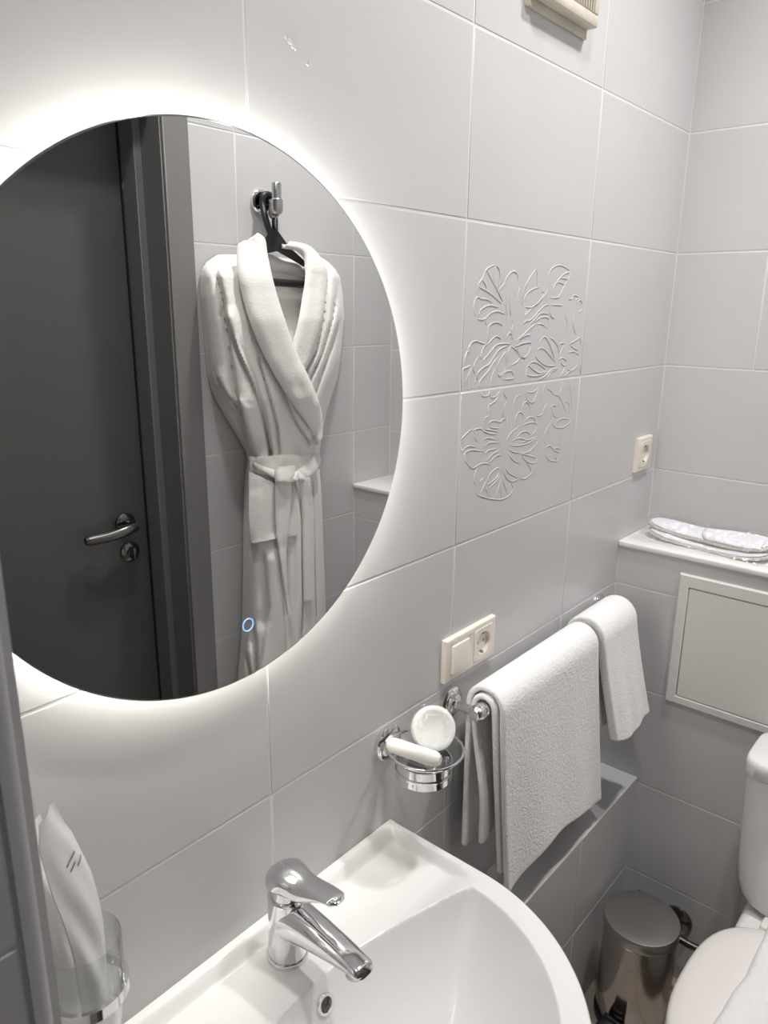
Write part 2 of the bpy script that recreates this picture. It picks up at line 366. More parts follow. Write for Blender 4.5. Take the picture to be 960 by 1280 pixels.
lo_ = [
 (C0, [(190, 120), (200, 150), (240, 145), (250, 110)]), (C0, [(255, 120), (265, 160), (300, 150), (335, 105)]), (C0, [(220, 400), (215, 320), (240, 300), (240, 230), (270, 205), (300, 180), (335, 110)]),
 (C0, [(350, 120), (340, 180), (345, 260), (350, 320)]), (C0, [(350, 120), (385, 180), (360, 230), (355, 310)]), (C0, [(250, 370), (255, 345), (290, 335), (330, 345), (350, 325), (375, 325)]), (C0, [(250, 380), (280, 390), (325, 390)]),
 (C0, [(390, 210), (390, 300), (380, 400)]), (C0, [(410, 400), (425, 300), (430, 220), (450, 160), (485, 145)]), (C0, [(430, 390), (445, 310), (480, 270), (505, 300), (500, 360)]), (C0, [(490, 240), (520, 195), (550, 220), (555, 290)]),
 (C0, [(520, 340), (545, 310), (585, 315), (595, 350)]), (C0, [(500, 370), (550, 350), (600, 355), (595, 410), (560, 450)]), (C0, [(380, 480), (410, 430), (470, 380)]), (C0, [(440, 480), (480, 430), (530, 415), (555, 440)]),
 (C0, [(420, 490), (470, 465), (540, 480), (600, 450)]), (C0, [(410, 520), (480, 520), (550, 500), (605, 455)]), (C0, [(490, 500), (520, 490), (550, 475)]), (C0, [(490, 580), (540, 570), (590, 525), (615, 490)]), (C0, [(480, 580), (540, 595), (610, 615)]),
 (C0, [(490, 590), (530, 640), (590, 650), (610, 610)]), (C0, [(390, 545), (430, 570), (475, 575)]), (C0, [(385, 580), (430, 630), (475, 655)]), (C0, [(500, 600), (540, 660), (570, 720)]), (C0, [(590, 650), (570, 720), (520, 770), (480, 765)]),
 (C0, [(375, 690), (400, 730), (470, 765)]), (C0, [(360, 700), (375, 760), (420, 790), (470, 770)]), (C0, [(40, 470), (80, 430), (125, 390)]), (C0, [(125, 390), (130, 440), (160, 500)]), (C0, [(140, 430), (145, 400), (195, 400), (200, 480), (205, 590)]),
 (C0, [(200, 410), (250, 430), (310, 435)]), (C0, [(210, 400), (260, 405), (320, 420)]), (C0, [(205, 490), (215, 470), (250, 465), (300, 480)]), (C0, [(215, 530), (250, 500), (325, 500)]), (C0, [(215, 590), (240, 560), (310, 545)]),
 (C0, [(45, 575), (60, 545), (100, 525), (150, 535)]), (C0, [(30, 490), (40, 540), (50, 580)]), (C0, [(60, 600), (70, 575), (120, 555), (195, 565)]), (C0, [(60, 590), (75, 640), (120, 690), (170, 670), (210, 650)]), (C0, [(130, 700), (170, 665), (220, 655), (255, 665)]),
 (C0, [(225, 640), (270, 590), (330, 555)]), (C0, [(250, 650), (300, 600), (340, 590)]), (C0, [(150, 870), (155, 820), (135, 780), (145, 720), (180, 670)]), (C0, [(230, 810), (245, 750), (280, 710), (320, 690), (310, 750), (260, 800), (235, 815)]),
 (C0, [(175, 805), (190, 780), (205, 765)]), (C0, [(175, 890), (200, 840), (225, 780)]), (C0, [(230, 915), (235, 870), (215, 840)]), (C0, [(255, 910), (250, 880)]), (C0, [(245, 840), (300, 790), (335, 735)]), (C0, [(295, 920), (315, 840), (345, 740)]),
 (C0, [(340, 915), (335, 830), (345, 760)]), (C0, [(385, 880), (365, 820), (350, 770)]), (C0, [(150, 870), (170, 895), (230, 915), (290, 925), (340, 925), (395, 900), (425, 850), (415, 800)]), (C0, [(365, 690), (360, 740)]),
 (C0, [(710, 350), (685, 390), (660, 450), (665, 510)]), (C0, [(670, 545), (700, 520), (740, 560), (780, 570)]), (C0, [(670, 590), (700, 630), (760, 635), (775, 580), (780, 430)]), (C0, [(740, 600), (755, 635)]), (C0, [(720, 550), (750, 540), (780, 545)]),
 (C0, [(715, 330), (720, 225), (755, 230)]), (C0, [(725, 340), (740, 380), (800, 385), (860, 340), (865, 300)]), (C0, [(750, 350), (790, 320), (850, 325)]), (C0, [(725, 230), (730, 290), (760, 310)]), (C0, [(850, 40), (860, 140), (870, 240), (860, 300)]),
 (C0, [(525, 80), (530, 170), (570, 200), (600, 170)]), (C0, [(530, 120), (580, 120), (620, 75)]), (C0, [(560, 220), (590, 170), (620, 90)]), (C0, [(600, 300), (640, 290), (660, 240), (690, 200)]), (C0, [(640, 180), (650, 110), (670, 60)]), (C0, [(680, 90), (710, 110), (730, 140)]),
 (C0, [(770, 140), (790, 90), (800, 40)]), (C0, [(735, 140), (770, 150), (800, 210), (820, 270)]), (C0, [(820, 190), (850, 210), (850, 290)]),
]
def relief(strokes, parent):
    b = MB()
    for (x0, y0, s), pts in strokes:
        P = [at(x0 + u / s, y0 + v / s, y=0) for u, v in pts]
        P = spline([(p.x, 0, p.z) for p in P], 5)
        vs_, fs = [], []; n = len(P)
        for i, p in enumerate(P):
            t = P[min(i + 1, n - 1)] - P[max(i - 1, 0)]; t.normalize() if t.length > 1e-9 else None
            sd = Vector((-t.z, 0, t.x)); e = min(1, .25 + min(i, n - 1 - i) / 3)
            wd, hh = .0018 * e, .0009 * e
            vs_ += [p + sd * wd + Vector((0, .0007, 0)), p + sd * wd * .35 + Vector((0, -hh, 0)), p - sd * wd * .35 + Vector((0, -hh, 0)), p - sd * wd + Vector((0, .0007, 0))]
        for i in range(n - 1):
            for k in range(3): fs.append((i * 4 + k, i * 4 + k + 1, (i + 1) * 4 + k + 1, (i + 1) * 4 + k))
        b.add(vs_, fs)
    o = b.build('flower_relief', 'tile', None, True, 80)
    o.parent = parent; o.matrix_parent_inverse = parent.matrix_basis.inverted()
    tag(o, 'raised line relief of large open flowers and buds', kind='stuff')
relief(up, tiles_f[(2, 6)]); relief(lo_, tiles_f[(2, 5)])
# two small chipped spots on the tile above the mirror
b = MB()
for px, py, r in [(362, 52, .0035), (366, 58, .0028), (357, 47, .002), (384, 80, .0022), (386, 77, .0015), (369, 62, .0015)]:
    p = at(px, py, y=0); b.lathe([(r, .0005), (r * .8, -.0008), (r * .3, -.0004), (0, -.0002)], 7, p, (0, 1, 0))
o = b.build('glaze_chip', 'grout', None); o.parent = tiles_f[(1, 7)]; o.matrix_parent_inverse = tiles_f[(1, 7)].matrix_basis.inverted(); tag(o, kind='stuff')

# ------------------------------------------------------------------ door in the rear wall (seen in the mirror)
dr = bpy.data.objects.new('door_1', None); COL.objects.link(dr); dr.location = (.05, -1.03, 0); tag(dr, 'dark grey flush door in a deep grey frame, seen in the mirror', kind='structure')
LX0, LX1, LYD = -.346, .441, -1.03
leaf = MB().box((LX0 + .003, LYD - .04, .005), (LX1 - .003, LYD, DZ - .03), .0015, 1).build('door_leaf', 'door', dr, False)
b = MB()      # casing
b.box((DX1 - .002, YR - .01, 0), (DX1 + .064, YR + .012, DZ + .064), .002, 1).build('casing', 'frame', dr)
MB().box((DX0 - .064, YR - .01, 0), (DX0 + .002, YR + .012, DZ + .064), .002, 1).build('casing', 'frame', dr)
MB().box((DX0 + .002, YR - .01, DZ - .002), (DX1 - .002, YR + .012, DZ + .064), .002, 1).build('casing', 'frame', dr)
for x0, x1 in ((DX1 - .006, DX1), (DX0, DX0 + .006)):
    MB().box((x0, -.972, 0), (x1, YR + .005, DZ), .001, 1).build('jamb', 'frame', dr)
MB().box((DX0, -.972, DZ - .006), (DX1, YR + .005, DZ), .001, 1).build('jamb', 'frame', dr)
for x0, x1 in ((LX1, DX1), (DX0, LX0)):
    MB().box((x0, -1.09, 0), (x1, -.970, DZ), .001, 1).build('door_stop', 'frame', dr)
MB().box((LX0, -1.09, DZ - .03), (LX1, -.970, DZ), .001, 1).build('door_stop', 'frame', dr)
MB().box((LX1 - .004, LYD - .002, 0), (LX1 + .001, LYD + .004, DZ - .03)).build('seal', 'rubber', dr, False)
for px, py in ((153, 233), (172, 568)):
    p = at(px, py, x=LX1); MB().lathe([(0, -.002), (.008, -.0015), (.008, .0005), (.003, .0005)], 12, (LX1, 2 * MIRROR_Y - p.y, p.z), (1, 0, 0)).build('screw_cap', 'frame', dr)
hp = rv(160, 655, .965); hx, hz = hp.x, hp.z
b = MB(); b.lathe([(.026, 0), (.026, .006), (.022, .010), (.011, .011), (.011, .045), (0, .045)], 28, (hx, LYD, hz), (0, 1, 0))
path = spline([(hx + .002, LYD + .045, hz), (hx - .03, LYD + .050, hz - .004), (hx - .07, LYD + .046, hz - .010), (hx - .115, LYD + .036, hz - .013)], 6)
b.tube(path, [.0135 - .002 * abs(i / len(path) - .3) for i in range(len(path))], 12)
b.lathe([(0, -.012), (.0086, -.0086), (.012, 0), (.0086, .0086), (0, .012)], 12, path[-1], (1, 0, 0))
h = b.build('door_handle', 'dark_metal', leaf); h.matrix_parent_inverse = leaf.matrix_world.inverted()
lp = rv(163, 690, .975)
b = MB(); b.lathe([(.026, 0), (.026, .006), (.022, .010), (.012, .011), (.012, .016), (0, .016)], 28, (lp.x, LYD, lp.z), (0, 1, 0)); b.box((lp.x - .004, LYD + .014, lp.z - .016), (lp.x + .004, LYD + .028, lp.z + .016), .003, 2)
b.build('thumb_turn', 'dark_metal', leaf)
for ch in leaf.children: ch.matrix_parent_inverse = leaf.matrix_basis.inverted()

# ------------------------------------------------------------------ ceiling downlights
for i, (x, y, wt) in enumerate(LAMPS):
    t = thing('ceiling_downlight', ['round recessed white downlight in the ceiling above the toilet', 'round recessed white downlight in the ceiling above the washbasin'][i], 'lamp', (x, y, ZC), 'ceiling downlights')
    MB().lathe([(.060, 0), (.060, -.004), (.052, -.007), (.046, -.004), (.046, .0)], 32, (x, y, ZC)).build('bezel', 'ceiling', t)
    MB().lathe([(.046, -.002), (0, -.002)], 32, (x, y, ZC)).build('lens', 'lamp', t)
    ld = bpy.data.lights.new('ceiling_downlight_bulb_offscreen', 'AREA'); ld.shape = 'DISK'; ld.size = .09; ld.energy = wt; ld.color = (1, .98, .965); ld.spread = math.radians(122)
    lo = bpy.data.objects.new('ceiling_downlight_bulb_offscreen', ld); COL.objects.link(lo); lo.parent = t; lo.location = (0, 0, -.009)

# ------------------------------------------------------------------ mirror with LED back light
MC = Vector((-.0645, MIRROR_Y, 1.499)); MR = .2985
mr = thing('round_mirror', 'large round frameless mirror with a glowing light ring behind it', 'mirror', (MC.x, 0, MC.z))
b = MB(); b.add([(MC.x + (MR - .002) * cos(2 * pi * k / 160), MIRROR_Y, MC.z + (MR - .002) * sin(2 * pi * k / 160)) for k in range(160)], [tuple(range(160))])
b.build('mirror_glass', 'mirror', mr, False)
MB().lathe([(MR - .002, -.0001), (MR, -.0015), (MR, -.004), (MR - .002, -.005), (MR - .06, -.005)], 160, MC, (0, -1, 0)).build('glass_edge', 'mirror_edge', mr)
MB().lathe([(MR - .045, -.0015), (MR - .045, .021), (0, .021)], 96, MC + Vector((0, .005, 0)), (0, 1, 0)).build('back_housing', 'mirror_body', mr)
MB().lathe([(MR - .042, .004), (MR - .035, .004), (MR - .035, .012), (MR - .042, .012), (MR - .042, .004)], 128, MC + Vector((0, .005, 0)), (0, 1, 0)).build('led_strip', 'led', mr)
tp = at(310, 781, y=MIRROR_Y)
o = MB().tube([(tp.x + .0075 * cos(a), MIRROR_Y - .0004, tp.z + .0075 * sin(a)) for a in [2 * pi * k / 32 for k in range(32)]], .0006, 6, True).build('touch_ring', 'blue', mr); tag(o, 'thin glowing blue touch switch ring')

# ------------------------------------------------------------------ washbasin
SCX, SA, SYC, SB_ = -.036, .285, -.18, .284
def soutline(a):                     # a in 0..1 : right-rear corner -> round the front -> left-rear corner -> along the wall
    if a < .12: return Vector((SCX + SA, lerp(0, SYC, a / .12)))
    if a < .68:
        th = pi * (a - .12) / .56; return Vector((SCX + SA * cos(th), SYC - SB_ * sin(th)))
    if a < .80: return Vector((SCX - SA, lerp(SYC, 0, (a - .68) / .12)))
    return Vector((lerp(SCX - SA, SCX + SA, (a - .80) / .20), 0))
def sink_z(x, y):
    u = (x - SCX)
    if y > SYC: d = min(SA - abs(u), -y)
    else: d = (1 - sqrt((u / SA) ** 2 + ((y - SYC) / SB_) ** 2)) * .28
    fr_ = sm((-.13 - y) / .06)
    z = .806 + .015 * (1 - sm((d - .012) / .016) * (1 - fr_))
    dw = -y
    z = max(z, .806 + .016 * (1 - sm((dw - .012) / .02))) if dw < .04 else z
    yr = -.120 - .052 * (u / .22) ** 2
    t1 = (yr - y) / .085
    if y > SYC: din = SA - abs(u)
    else: din = d
    t2 = (din - .036) / .19
    if t1 > 0 and t2 > 0:
        g = 1 / (1 / (t1 + 1e-6) ** 2.2 + 1 / (t2 * 1.25 + 1e-6) ** 2.2) ** (1 / 2.2)
        g = max(0, min(1, g)); z -= .135 * (1 - (1 - g) ** 1.9)
    return z
b = MB(); NA, NR = 360, 150
cen = Vector((SCX, -.24)); rows = []
for j in range(NR + 1):
    r = (j / NR) ** .85; ring = []
    for k in range(NA):
        p = cen.lerp(soutline(k / NA), r * .985); ring.append((p.x, p.y, sink_z(p.x, p.y)))
    rows.append(ring)
def ring_at(sc, z, dy=0):
    out = []
    for k in range(NA):
        p = soutline(k / NA); q = cen.lerp(p, sc)
        if p.y > -.001: q.y = p.y if sc > .9 else q.y
        out.append((q.x, min(q.y + dy, 0), z))
    return out
rows += [ring_at(.995, .8185), ring_at(1.0, .812), ring_at(1.0, .79), ring_at(.985, .76), ring_at(.93, .72), ring_at(.78, .675), ring_at(.5, .65), ring_at(.2, .645)]
b.loft(rows, True)
q0 = at(406, 1255, z=.85); qd = (q0 - CAM).normalized(); oc = q0.copy()
while oc.z > sink_z(oc.x, oc.y): oc = oc + qd * .0005
gx = (sink_z(oc.x + .004, oc.y) - sink_z(oc.x - .004, oc.y)) / .008; gy = (sink_z(oc.x, oc.y + .004) - sink_z(oc.x, oc.y - .004)) / .008
on = Vector((-gx, -gy, 1)).normalized(); oc = oc + on * .0006
b.f = [f for f in b.f if len(f) > 4 or (sum((Vector(b.v[i]) for i in f), Vector()) / len(f) - oc).length > .0098]
sk = thing('washbasin', 'white ceramic wall-hung washbasin with a rounded front below the mirror', 'sink', (SCX, -.2, .82))
b.build('basin', 'porcelain', sk, True, 60)
b = MB(); b.lathe([(.0085, -.006), (.0085, .001), (.0095, .003), (.0125, .003), (.0138, .001), (.0138, -.004)], 28, oc, on, cap=False); b.build('overflow_ring', 'chrome', sk)
ch_ = [oc - on * .002, oc - on * .012, oc - on * .024 + Vector((0, 0, -.004)), oc - on * .032 + Vector((0, 0, -.016)), oc - on * .034 + Vector((0, 0, -.045))]
MB().tube(spline(ch_, 5), .0098, 24, cap=False).build('overflow_channel', 'porcelain', sk)
dz = sink_z(SCX, -.27)
MB().lathe([(.030, .0), (.030, .002), (.024, .004), (.020, .001), (0, .003)], 32, (SCX, -.27, dz)).build('drain', 'chrome', sk)

# mixer tap
FX, FY, FZ = -.032, -.062, .806
fc = thing('mixer_tap', 'chrome single-lever mixer tap standing on the washbasin', 'tap', (FX, FY, FZ))
MB().lathe([(.0275, 0), (.0275, .006), (.026, .008), (.0255, .0085), (0, .0085)], 40, (FX, FY, FZ)).build('base_ring', 'chrome', fc)
def ell(cx, cy, z, rx, ry, n=40): return [(cx + rx * cos(2 * pi * k / n), cy + ry * sin(2 * pi * k / n), z) for k in range(n)]
b = MB(); b.loft([ell(FX, FY, FZ + .008, .0252, .0255), ell(FX, FY, FZ + .03, .0245, .0255), ell(FX, FY - .001, FZ + .06, .0235, .026), ell(FX, FY - .001, FZ + .085, .0235, .026), ell(FX, FY - .001, FZ + .094, .0232, .0255), ell(FX, FY - .001, FZ + .0955, .020, .022)])
body = b.build('body', 'chrome', fc, True, 50)
b = MB(); rings = []
N = 14
for i in range(N + 1):                 # spout
    t = i / N; y = lerp(FY - .005, FY - .130, t); zt = lerp(FZ + .092, FZ + .084, t) - .010 * t ** 3; zb = lerp(FZ + .030, FZ + .062, t ** .55)
    wd = lerp(.0235, .0155, t); n = 28; cz, hz_ = (zt + zb) / 2, (zt - zb) / 2; ring = []
    for k in range(n):
        a = 2 * pi * k / n; ca, sa = cos(a), sin(a)
        ring.append((FX + wd * math.copysign(abs(ca) ** .75, ca), y - (.006 * (1 - sa) if i == N else 0) * .6, cz + hz_ * math.copysign(abs(sa) ** .75, sa)))
    rings.append(ring)
c0 = Vector(rings[-1][0]); ctr = sum((Vector(p) for p in rings[-1]), Vector()) / len(rings[-1])
rings.append([tuple(ctr + (Vector(p) - ctr) * .82 + Vector((0, -.003, 0))) for p in rings[-1]])
b.loft(rings); b.build('spout', 'chrome', fc, True, 60)
MB().lathe([(.011, 0), (.011, .010), (.0085, .010), (.0085, .002), (0, .002)], 24, (FX, FY - .119, FZ + .052), (0, -.12, 1)).build('aerator', 'satin_chrome', fc)
MB().lathe([(.0195, 0), (.0195, .014), (.018, .018)], 32, (FX, FY - .001, FZ + .094)).build('cartridge_collar', 'chrome', fc)
b = MB(); rings = []; N = 22            # lever cap: a dome that thins into a handle over the spout
for i in range(N + 1):
    t = i / N; y = FY + .026 - .122 * t
    if t < .42:
        q = (t / .42 - .5) * 2; ww = .0262 * sqrt(max(0, 1 - (min(q, .15)) ** 2 * .98)) if q < .15 else lerp(.0262, .021, (q - .15) / .85)
    else: ww = lerp(.021, .0125, (t - .42) / .58)
    if i == N: ww *= .55
    top = FZ + .108 + .034 * sqrt(max(0.02, 1 - ((t - .30) / .33) ** 2)) if t < .30 else FZ + lerp(.142, .139, sm((t - .3) / .25)) + .014 * max(0, t - .5)
    bot = FZ + lerp(.100, .108, sm(t / .35)) if t < .42 else FZ + lerp(.108, .137, sm((t - .42) / .5))
    if i == 0: top = bot + .010; ww = .009
    if i == N: bot += .002; top -= .003
    n = 28; cz, hh = (top + bot) / 2, max(.002, (top - bot) / 2)
    rings.append([(FX + ww * math.copysign(abs(cos(2 * pi * k / n)) ** .8, cos(2 * pi * k / n)), y, cz + hh * math.copysign(abs(sin(2 * pi * k / n)) ** .8, sin(2 * pi * k / n))) for k in range(n)])
b.loft(rings); o = b.build('lever', 'satin_chrome', fc, True, 60); o.data.materials[0] = M['chrome']

# ------------------------------------------------------------------ wall accessories
def rosette(b, x, z, r=.028):
    b.lathe([(r, 0), (r, -.007), (r - .003, -.010), (r * .62, -.011), (r * .6, -.016), (r * .45, -.018), (0, -.018)], 32, (x, 0, z), (0, 1, 0))
# towel rail
BY, BZ = -.060, .968
rl = thing('towel_rail', 'chrome towel rail with round end knobs under the light switch', 'towel rail', (.7, 0, BZ))
for x in (.403, .985):
    b = MB(); rosette(b, x, BZ); b.build('rosette', 'chrome', rl)
    MB().lathe([(.0085, -.015), (.0085, BY)], 20, (x, 0, BZ), (0, 1, 0)).build('post', 'chrome', rl)
    sx = -1 if x < .6 else 1
    MB().lathe([(.0, -.014), (.010, -.012), (.0145, -.004), (.0145, .006), (.011, .008), (.011, .013), (.0135, .014), (.0135, .018), (.008, .019), (0, .019)], 28, (x, BY, BZ), (-sx, 0, 0)).build('end_knob', 'chrome', rl)
MB().tube([(.408, BY, BZ), (.98, BY, BZ)], .0075, 16).build('bar', 'chrome', rl)

# towels
def hang(xa, xb, r, zf, zb, shf, shb, out=0.0, wav=.004, nx=44, seed=0, th=.011, curl=0.):
    """one layer of cloth over the rail; zf/zb functions of u giving the front/back hem heights"""
    def fn(s, u):
        x = lerp(xa, xb, u)
        if s < .44:
            t = 1 - s / .44; z = lerp(BZ, zb(u), t); y = BY + r - .004 * t; x += lerp(*shb, u) * t
            y += wav * .5 * sin(u * 9 + seed) * t
            k_ = sm(1 - u / .30); y -= curl * k_ * sm(t * 1.3)
        elif s < .56:
            a = pi * (s - .44) / .12; z = BZ + r * sin(a) * 1.05; y = BY + r * cos(a)
        else:
            t = (s - .56) / .44; z = lerp(BZ, zf(u), t); y = BY - r - out * t ** 1.2; x += lerp(*shf, u) * t
            y += wav * (sin(u * 7 + seed + 1.3) + .6 * sin(u * 15 + seed)) * t
        return Vector((x, min(y, -th * .6), z))
    b = MB(); b.grid(fn, 90, nx); return b
def cloth(b, name, mt, parent, th=.011):
    o = b.build(name, mt, parent, True, 180); mod(o, 'SOLIDIFY', thickness=th, offset=0); mod(o, 'BEVEL', width=th * .42, segments=3, limit_method='ANGLE', angle_limit=1.0); return o
tb = thing('bath_towel', 'large white towel folded over the near end of the chrome rail', 'towel', (.6, BY, .6))
cloth(hang(.424, .785, .034, lambda u: .606 + .030 * sin(pi * min(1, u * 1.15)) - .012 * (1 - u) ** 6 - .022 * u, lambda u: .672 + .01 * u, (.027, .055), (0, .01), .020, .004, seed=.4), 'outer_layer', 'terry', tb)
cloth(hang(.419, .780, .0205, lambda u: .632 + .02 * u, lambda u: .70, (.030, .05), (0, .01), .013, .004, seed=2., curl=.026), 'inner_layer', 'terry', tb, .010)
tb = thing('hand_towel', 'smaller thick folded white towel on the rail end by the pipe box', 'towel', (.88, BY, .74))
cloth(hang(.800, .962, .036, lambda u: .742 - .012 * sin(pi * u), lambda u: .80, (.030, .035), (0, .01), .040, .003, 30, 1.1, .02), 'outer_layer', 'terry', tb, .02)
cloth(hang(.803, .958, .0175, lambda u: .755, lambda u: .80, (.022, .03), (0, .01), .020, .003, 30, .2, .012), 'inner_layer', 'terry', tb, .012)

# soap dish
SX, SZ, SY = .236, .968, -.078
sd = thing('soap_dish_holder', 'chrome wall bracket holding a glass soap dish left of the towel rail', 'soap holder', (SX, 0, SZ))
b = MB(); rosette(b, SX, SZ, .029); b.build('rosette', 'chrome', sd)
MB().lathe([(.0085, -.015), (.0085, SY + .03)], 20, (SX, 0, SZ), (0, 1, 0)).build('arm', 'chrome', sd)
MB().lathe([(.039, -.033), (.0425, -.029), (.0425, .0), (.0405, .0), (.0405, -.028), (.0, -.029)], 44, (SX - .004, SY, SZ + .007)).build('cup', 'chrome', sd)
MB().lathe([(.0428, .0), (.0438, -.003), (.0428, -.006), (.0420, -.003), (.0428, 0)], 44, (SX - .004, SY, SZ - .006)).build('cup_band', 'chrome', sd)
DC = Vector((SX, SY, SZ + .004))
gd = MB().lathe([(0, 0), (.030, 0), (.036, .003), (.050, .013), (.0555, .016), (.0565, .018), (.0555, .020), (.049, .017), (.034, .007), (.028, .004), (0, .004)], 48, DC).build('glass_dish', 'glass', sd)
MB().tube([(DC.x + .0562 * cos(2 * pi * k / 56), DC.y + .0562 * sin(2 * pi * k / 56), DC.z + .0165) for k in range(56)], .0022, 8, True).build('dish_ring', 'chrome', sd)
# wrapped soap and sachet
sp = at(537, 904, y=-.085)
def disc(b, c, n, r, h, k=.004): return b.lathe([(0, -h), (r - k, -h), (r - k * .3, -h + k * .3), (r, -h + k), (r, h - k), (r - k * .3, h - k * .3), (r - k, h), (r * .75, h), (r * .7, h - .001), (0, h - .001)], 36, c, n)
so = thing('wrapped_soap', 'round white soap bar in clear film propped in the soap dish', 'soap', (sp.x, sp.y, DC.z))
sn = Vector((-.45, -.62, .50)).normalized()
disc(MB(), Vector((SX + .013, SY - .003, DC.z + .046)), sn, .0335, .0085).build('soap_bar', 'soap', so)
def wrap(u, v):
    a = 2 * pi * v; q = Vector((0, 0, 1)).rotation_difference(sn)
    r = (.0362 + .007 * sin(3 * a + 1) ** 2 * u + .004 * sin(11 * a)) * (.35 + .65 * sin(pi * min(1, .08 + u)) ** .5)
    return Vector((SX + .013, SY - .003, DC.z + .046)) + q @ Vector((r * cos(a), r * sin(a), lerp(-.012, .012, u) + .001 * sin(9 * a)))
b = MB(); b.grid(wrap, 10, 49)
P0 = Vector((SX + .013, SY - .003, DC.z + .046))
for s_, e_ in ((Vector((-.022, .0, .024)), Vector((-.012, .012, .042))), (Vector((.012, -.016, -.022)), Vector((.034, -.024, -.026)))):
    b.grid(lambda u, v: P0 + s_.lerp(e_, u) + Vector((.010, .004, -.006)) * (v - .5) * (1 + 1.4 * u) * 1.6 + sn * (.004 + .002 * sin(v * 14)), 5, 9)
b.build('film_wrap', 'film', so)
p0, p1 = Vector((SX - .043, SY + .038, DC.z + .0298)), Vector((SX - .027, SY - .046, DC.z + .0298))
ax = p1 - p0; n_ = 16
pts = [p0 + ax * (i / n_) for i in range(n_ + 1)]
rr = [.0115 * min(1, .55 + .45 * sqrt(max(0, 1 - (1 - min(1, i / 2.5, (n_ - i) / 2.5)) ** 2))) for i in range(n_ + 1)]
b = MB().tube(pts, rr, 18)
stt = b.build('toiletry_sachet', 'paper', None); stt.data.materials[0] = M['soap']
tag(stt, 'small white wrapped toiletry roll lying across the glass soap dish', 'toiletry')

# tumbler holder with glass and two sachets
gp = at(103, 1172, y=-.09); GX, GY, GZ = gp.x, -.09, gp.z          # rim centre
gh = thing('tumbler_holder', 'chrome ring bracket on the wall holding the drinking glass', 'glass holder', (GX, 0, GZ - .055))
b = MB(); rosette(b, GX, GZ - .058, .028); b.build('rosette', 'chrome', gh)
MB().lathe([(.008, -.015), (.008, GY + .036)], 18, (GX, 0, GZ - .058), (0, 1, 0)).build('arm', 'chrome', gh)
MB().lathe([(.0330, -.006), (.0372, -.006), (.0372, .006), (.0332, .006), (.0330, -.006)], 44, (GX, GY, GZ - .058)).build('ring', 'chrome', gh)
gl = MB().lathe([(0, -.100), (.026, -.100), (.029, -.098), (.0335, -.052), (.0340, -.002), (.0333, 0), (.0324, -.002), (.0315, -.06), (.028, -.090), (0, -.092)], 48, (GX, GY, GZ)).build('drinking_glass', 'glass', None, True, 60)
tag(gl, 'clear drinking glass standing in the chrome ring holder', 'glass')
def sachet(name, label, base, tip, wdir, wd, belly, shape, marks=None):
    base, tip, wdir = Vector(base), Vector(tip), Vector(wdir).normalized(); ax = tip - base; nn = ax.cross(wdir).normalized()
    if nn.y > 0: nn = -nn
    t = thing(name, label, 'sachet', base, 'paper sachets in the glass')
    def P(u, v, s):
        q = (v - .5) * 2; hw = wd / 2 * interp(shape, u); edge = max(0, 1 - q * q) * sin(pi * min(1, max(0, u))) ** .6
        c = base + ax * u + nn * (.012 * sin(pi * u) * .6 + .0015 * sin(9 * u + 3 * q)) + wdir * (.010 * sin(pi * u) * .3)
        if u > .96: c += ax.normalized() * (.014 * (q * .5 + .5)) * (u - .96) / .04
        return c + wdir * hw * q + nn * (s * (belly * edge + .0004) + .0022 * sin(u * 13 + q * 4) * edge)
    b = MB(); b.grid(lambda u, v: P(u, v, 1), 40, 15); b.grid(lambda u, v: P(u, v, -1), 40, 15)
    b.build('paper_sleeve', 'paper', t, True, 70)
    if marks:
        k = MB()
        for (u0, u1, v0, nd_) in marks:
            for i in range(nd_):
                a0 = v0[0] + (v0[1] - v0[0]) * (i + .08) / nd_; a1 = v0[0] + (v0[1] - v0[0]) * (i + .86) / nd_
                uu0 = lerp(u0, u1, (i + .08) / nd_); uu1 = lerp(u0, u1, (i + .86) / nd_)
                q = [P(uu0, a0, 1.0), P(uu1, a1, 1.0)]
                d_ = ax.normalized() * .0012
                k.add([q[0] + nn * .0006 - d_, q[1] + nn * .0006 - d_, q[1] + nn * .0006 + d_, q[0] + nn * .0006 + d_], [(0, 1, 2, 3)])
        k.build('printed_text', 'print', t, False)
    return t
top1 = at(58, 1026, y=-.098)
sachet('paper_sachet', 'white paper sachet with three small printed lines standing in the glass', (GX + .004, GY - .006, GZ - .088), (top1.x + .002, -.098, top1.z), (.93, .30, -.15), .043, .006,
       [(0, .72), (.3, .86), (.7, 1), (.9, .82), (1, .46)], [(.795, .835, (.42, .74), 9), (.768, .792, (.46, .66), 6), (.772, .800, (.68, .90), 6)])
top2 = at(40, 1050, y=-.075)
sachet('paper_sachet', 'cream-white paper sachet standing behind the printed one in the glass', (GX - .008, GY + .010, GZ - .088), (top2.x, -.070, top2.z), (.95, .2, 0), .040, .005,
       [(0, .85), (.3, 1), (.7, 1), (.9, .9), (1, .75)])

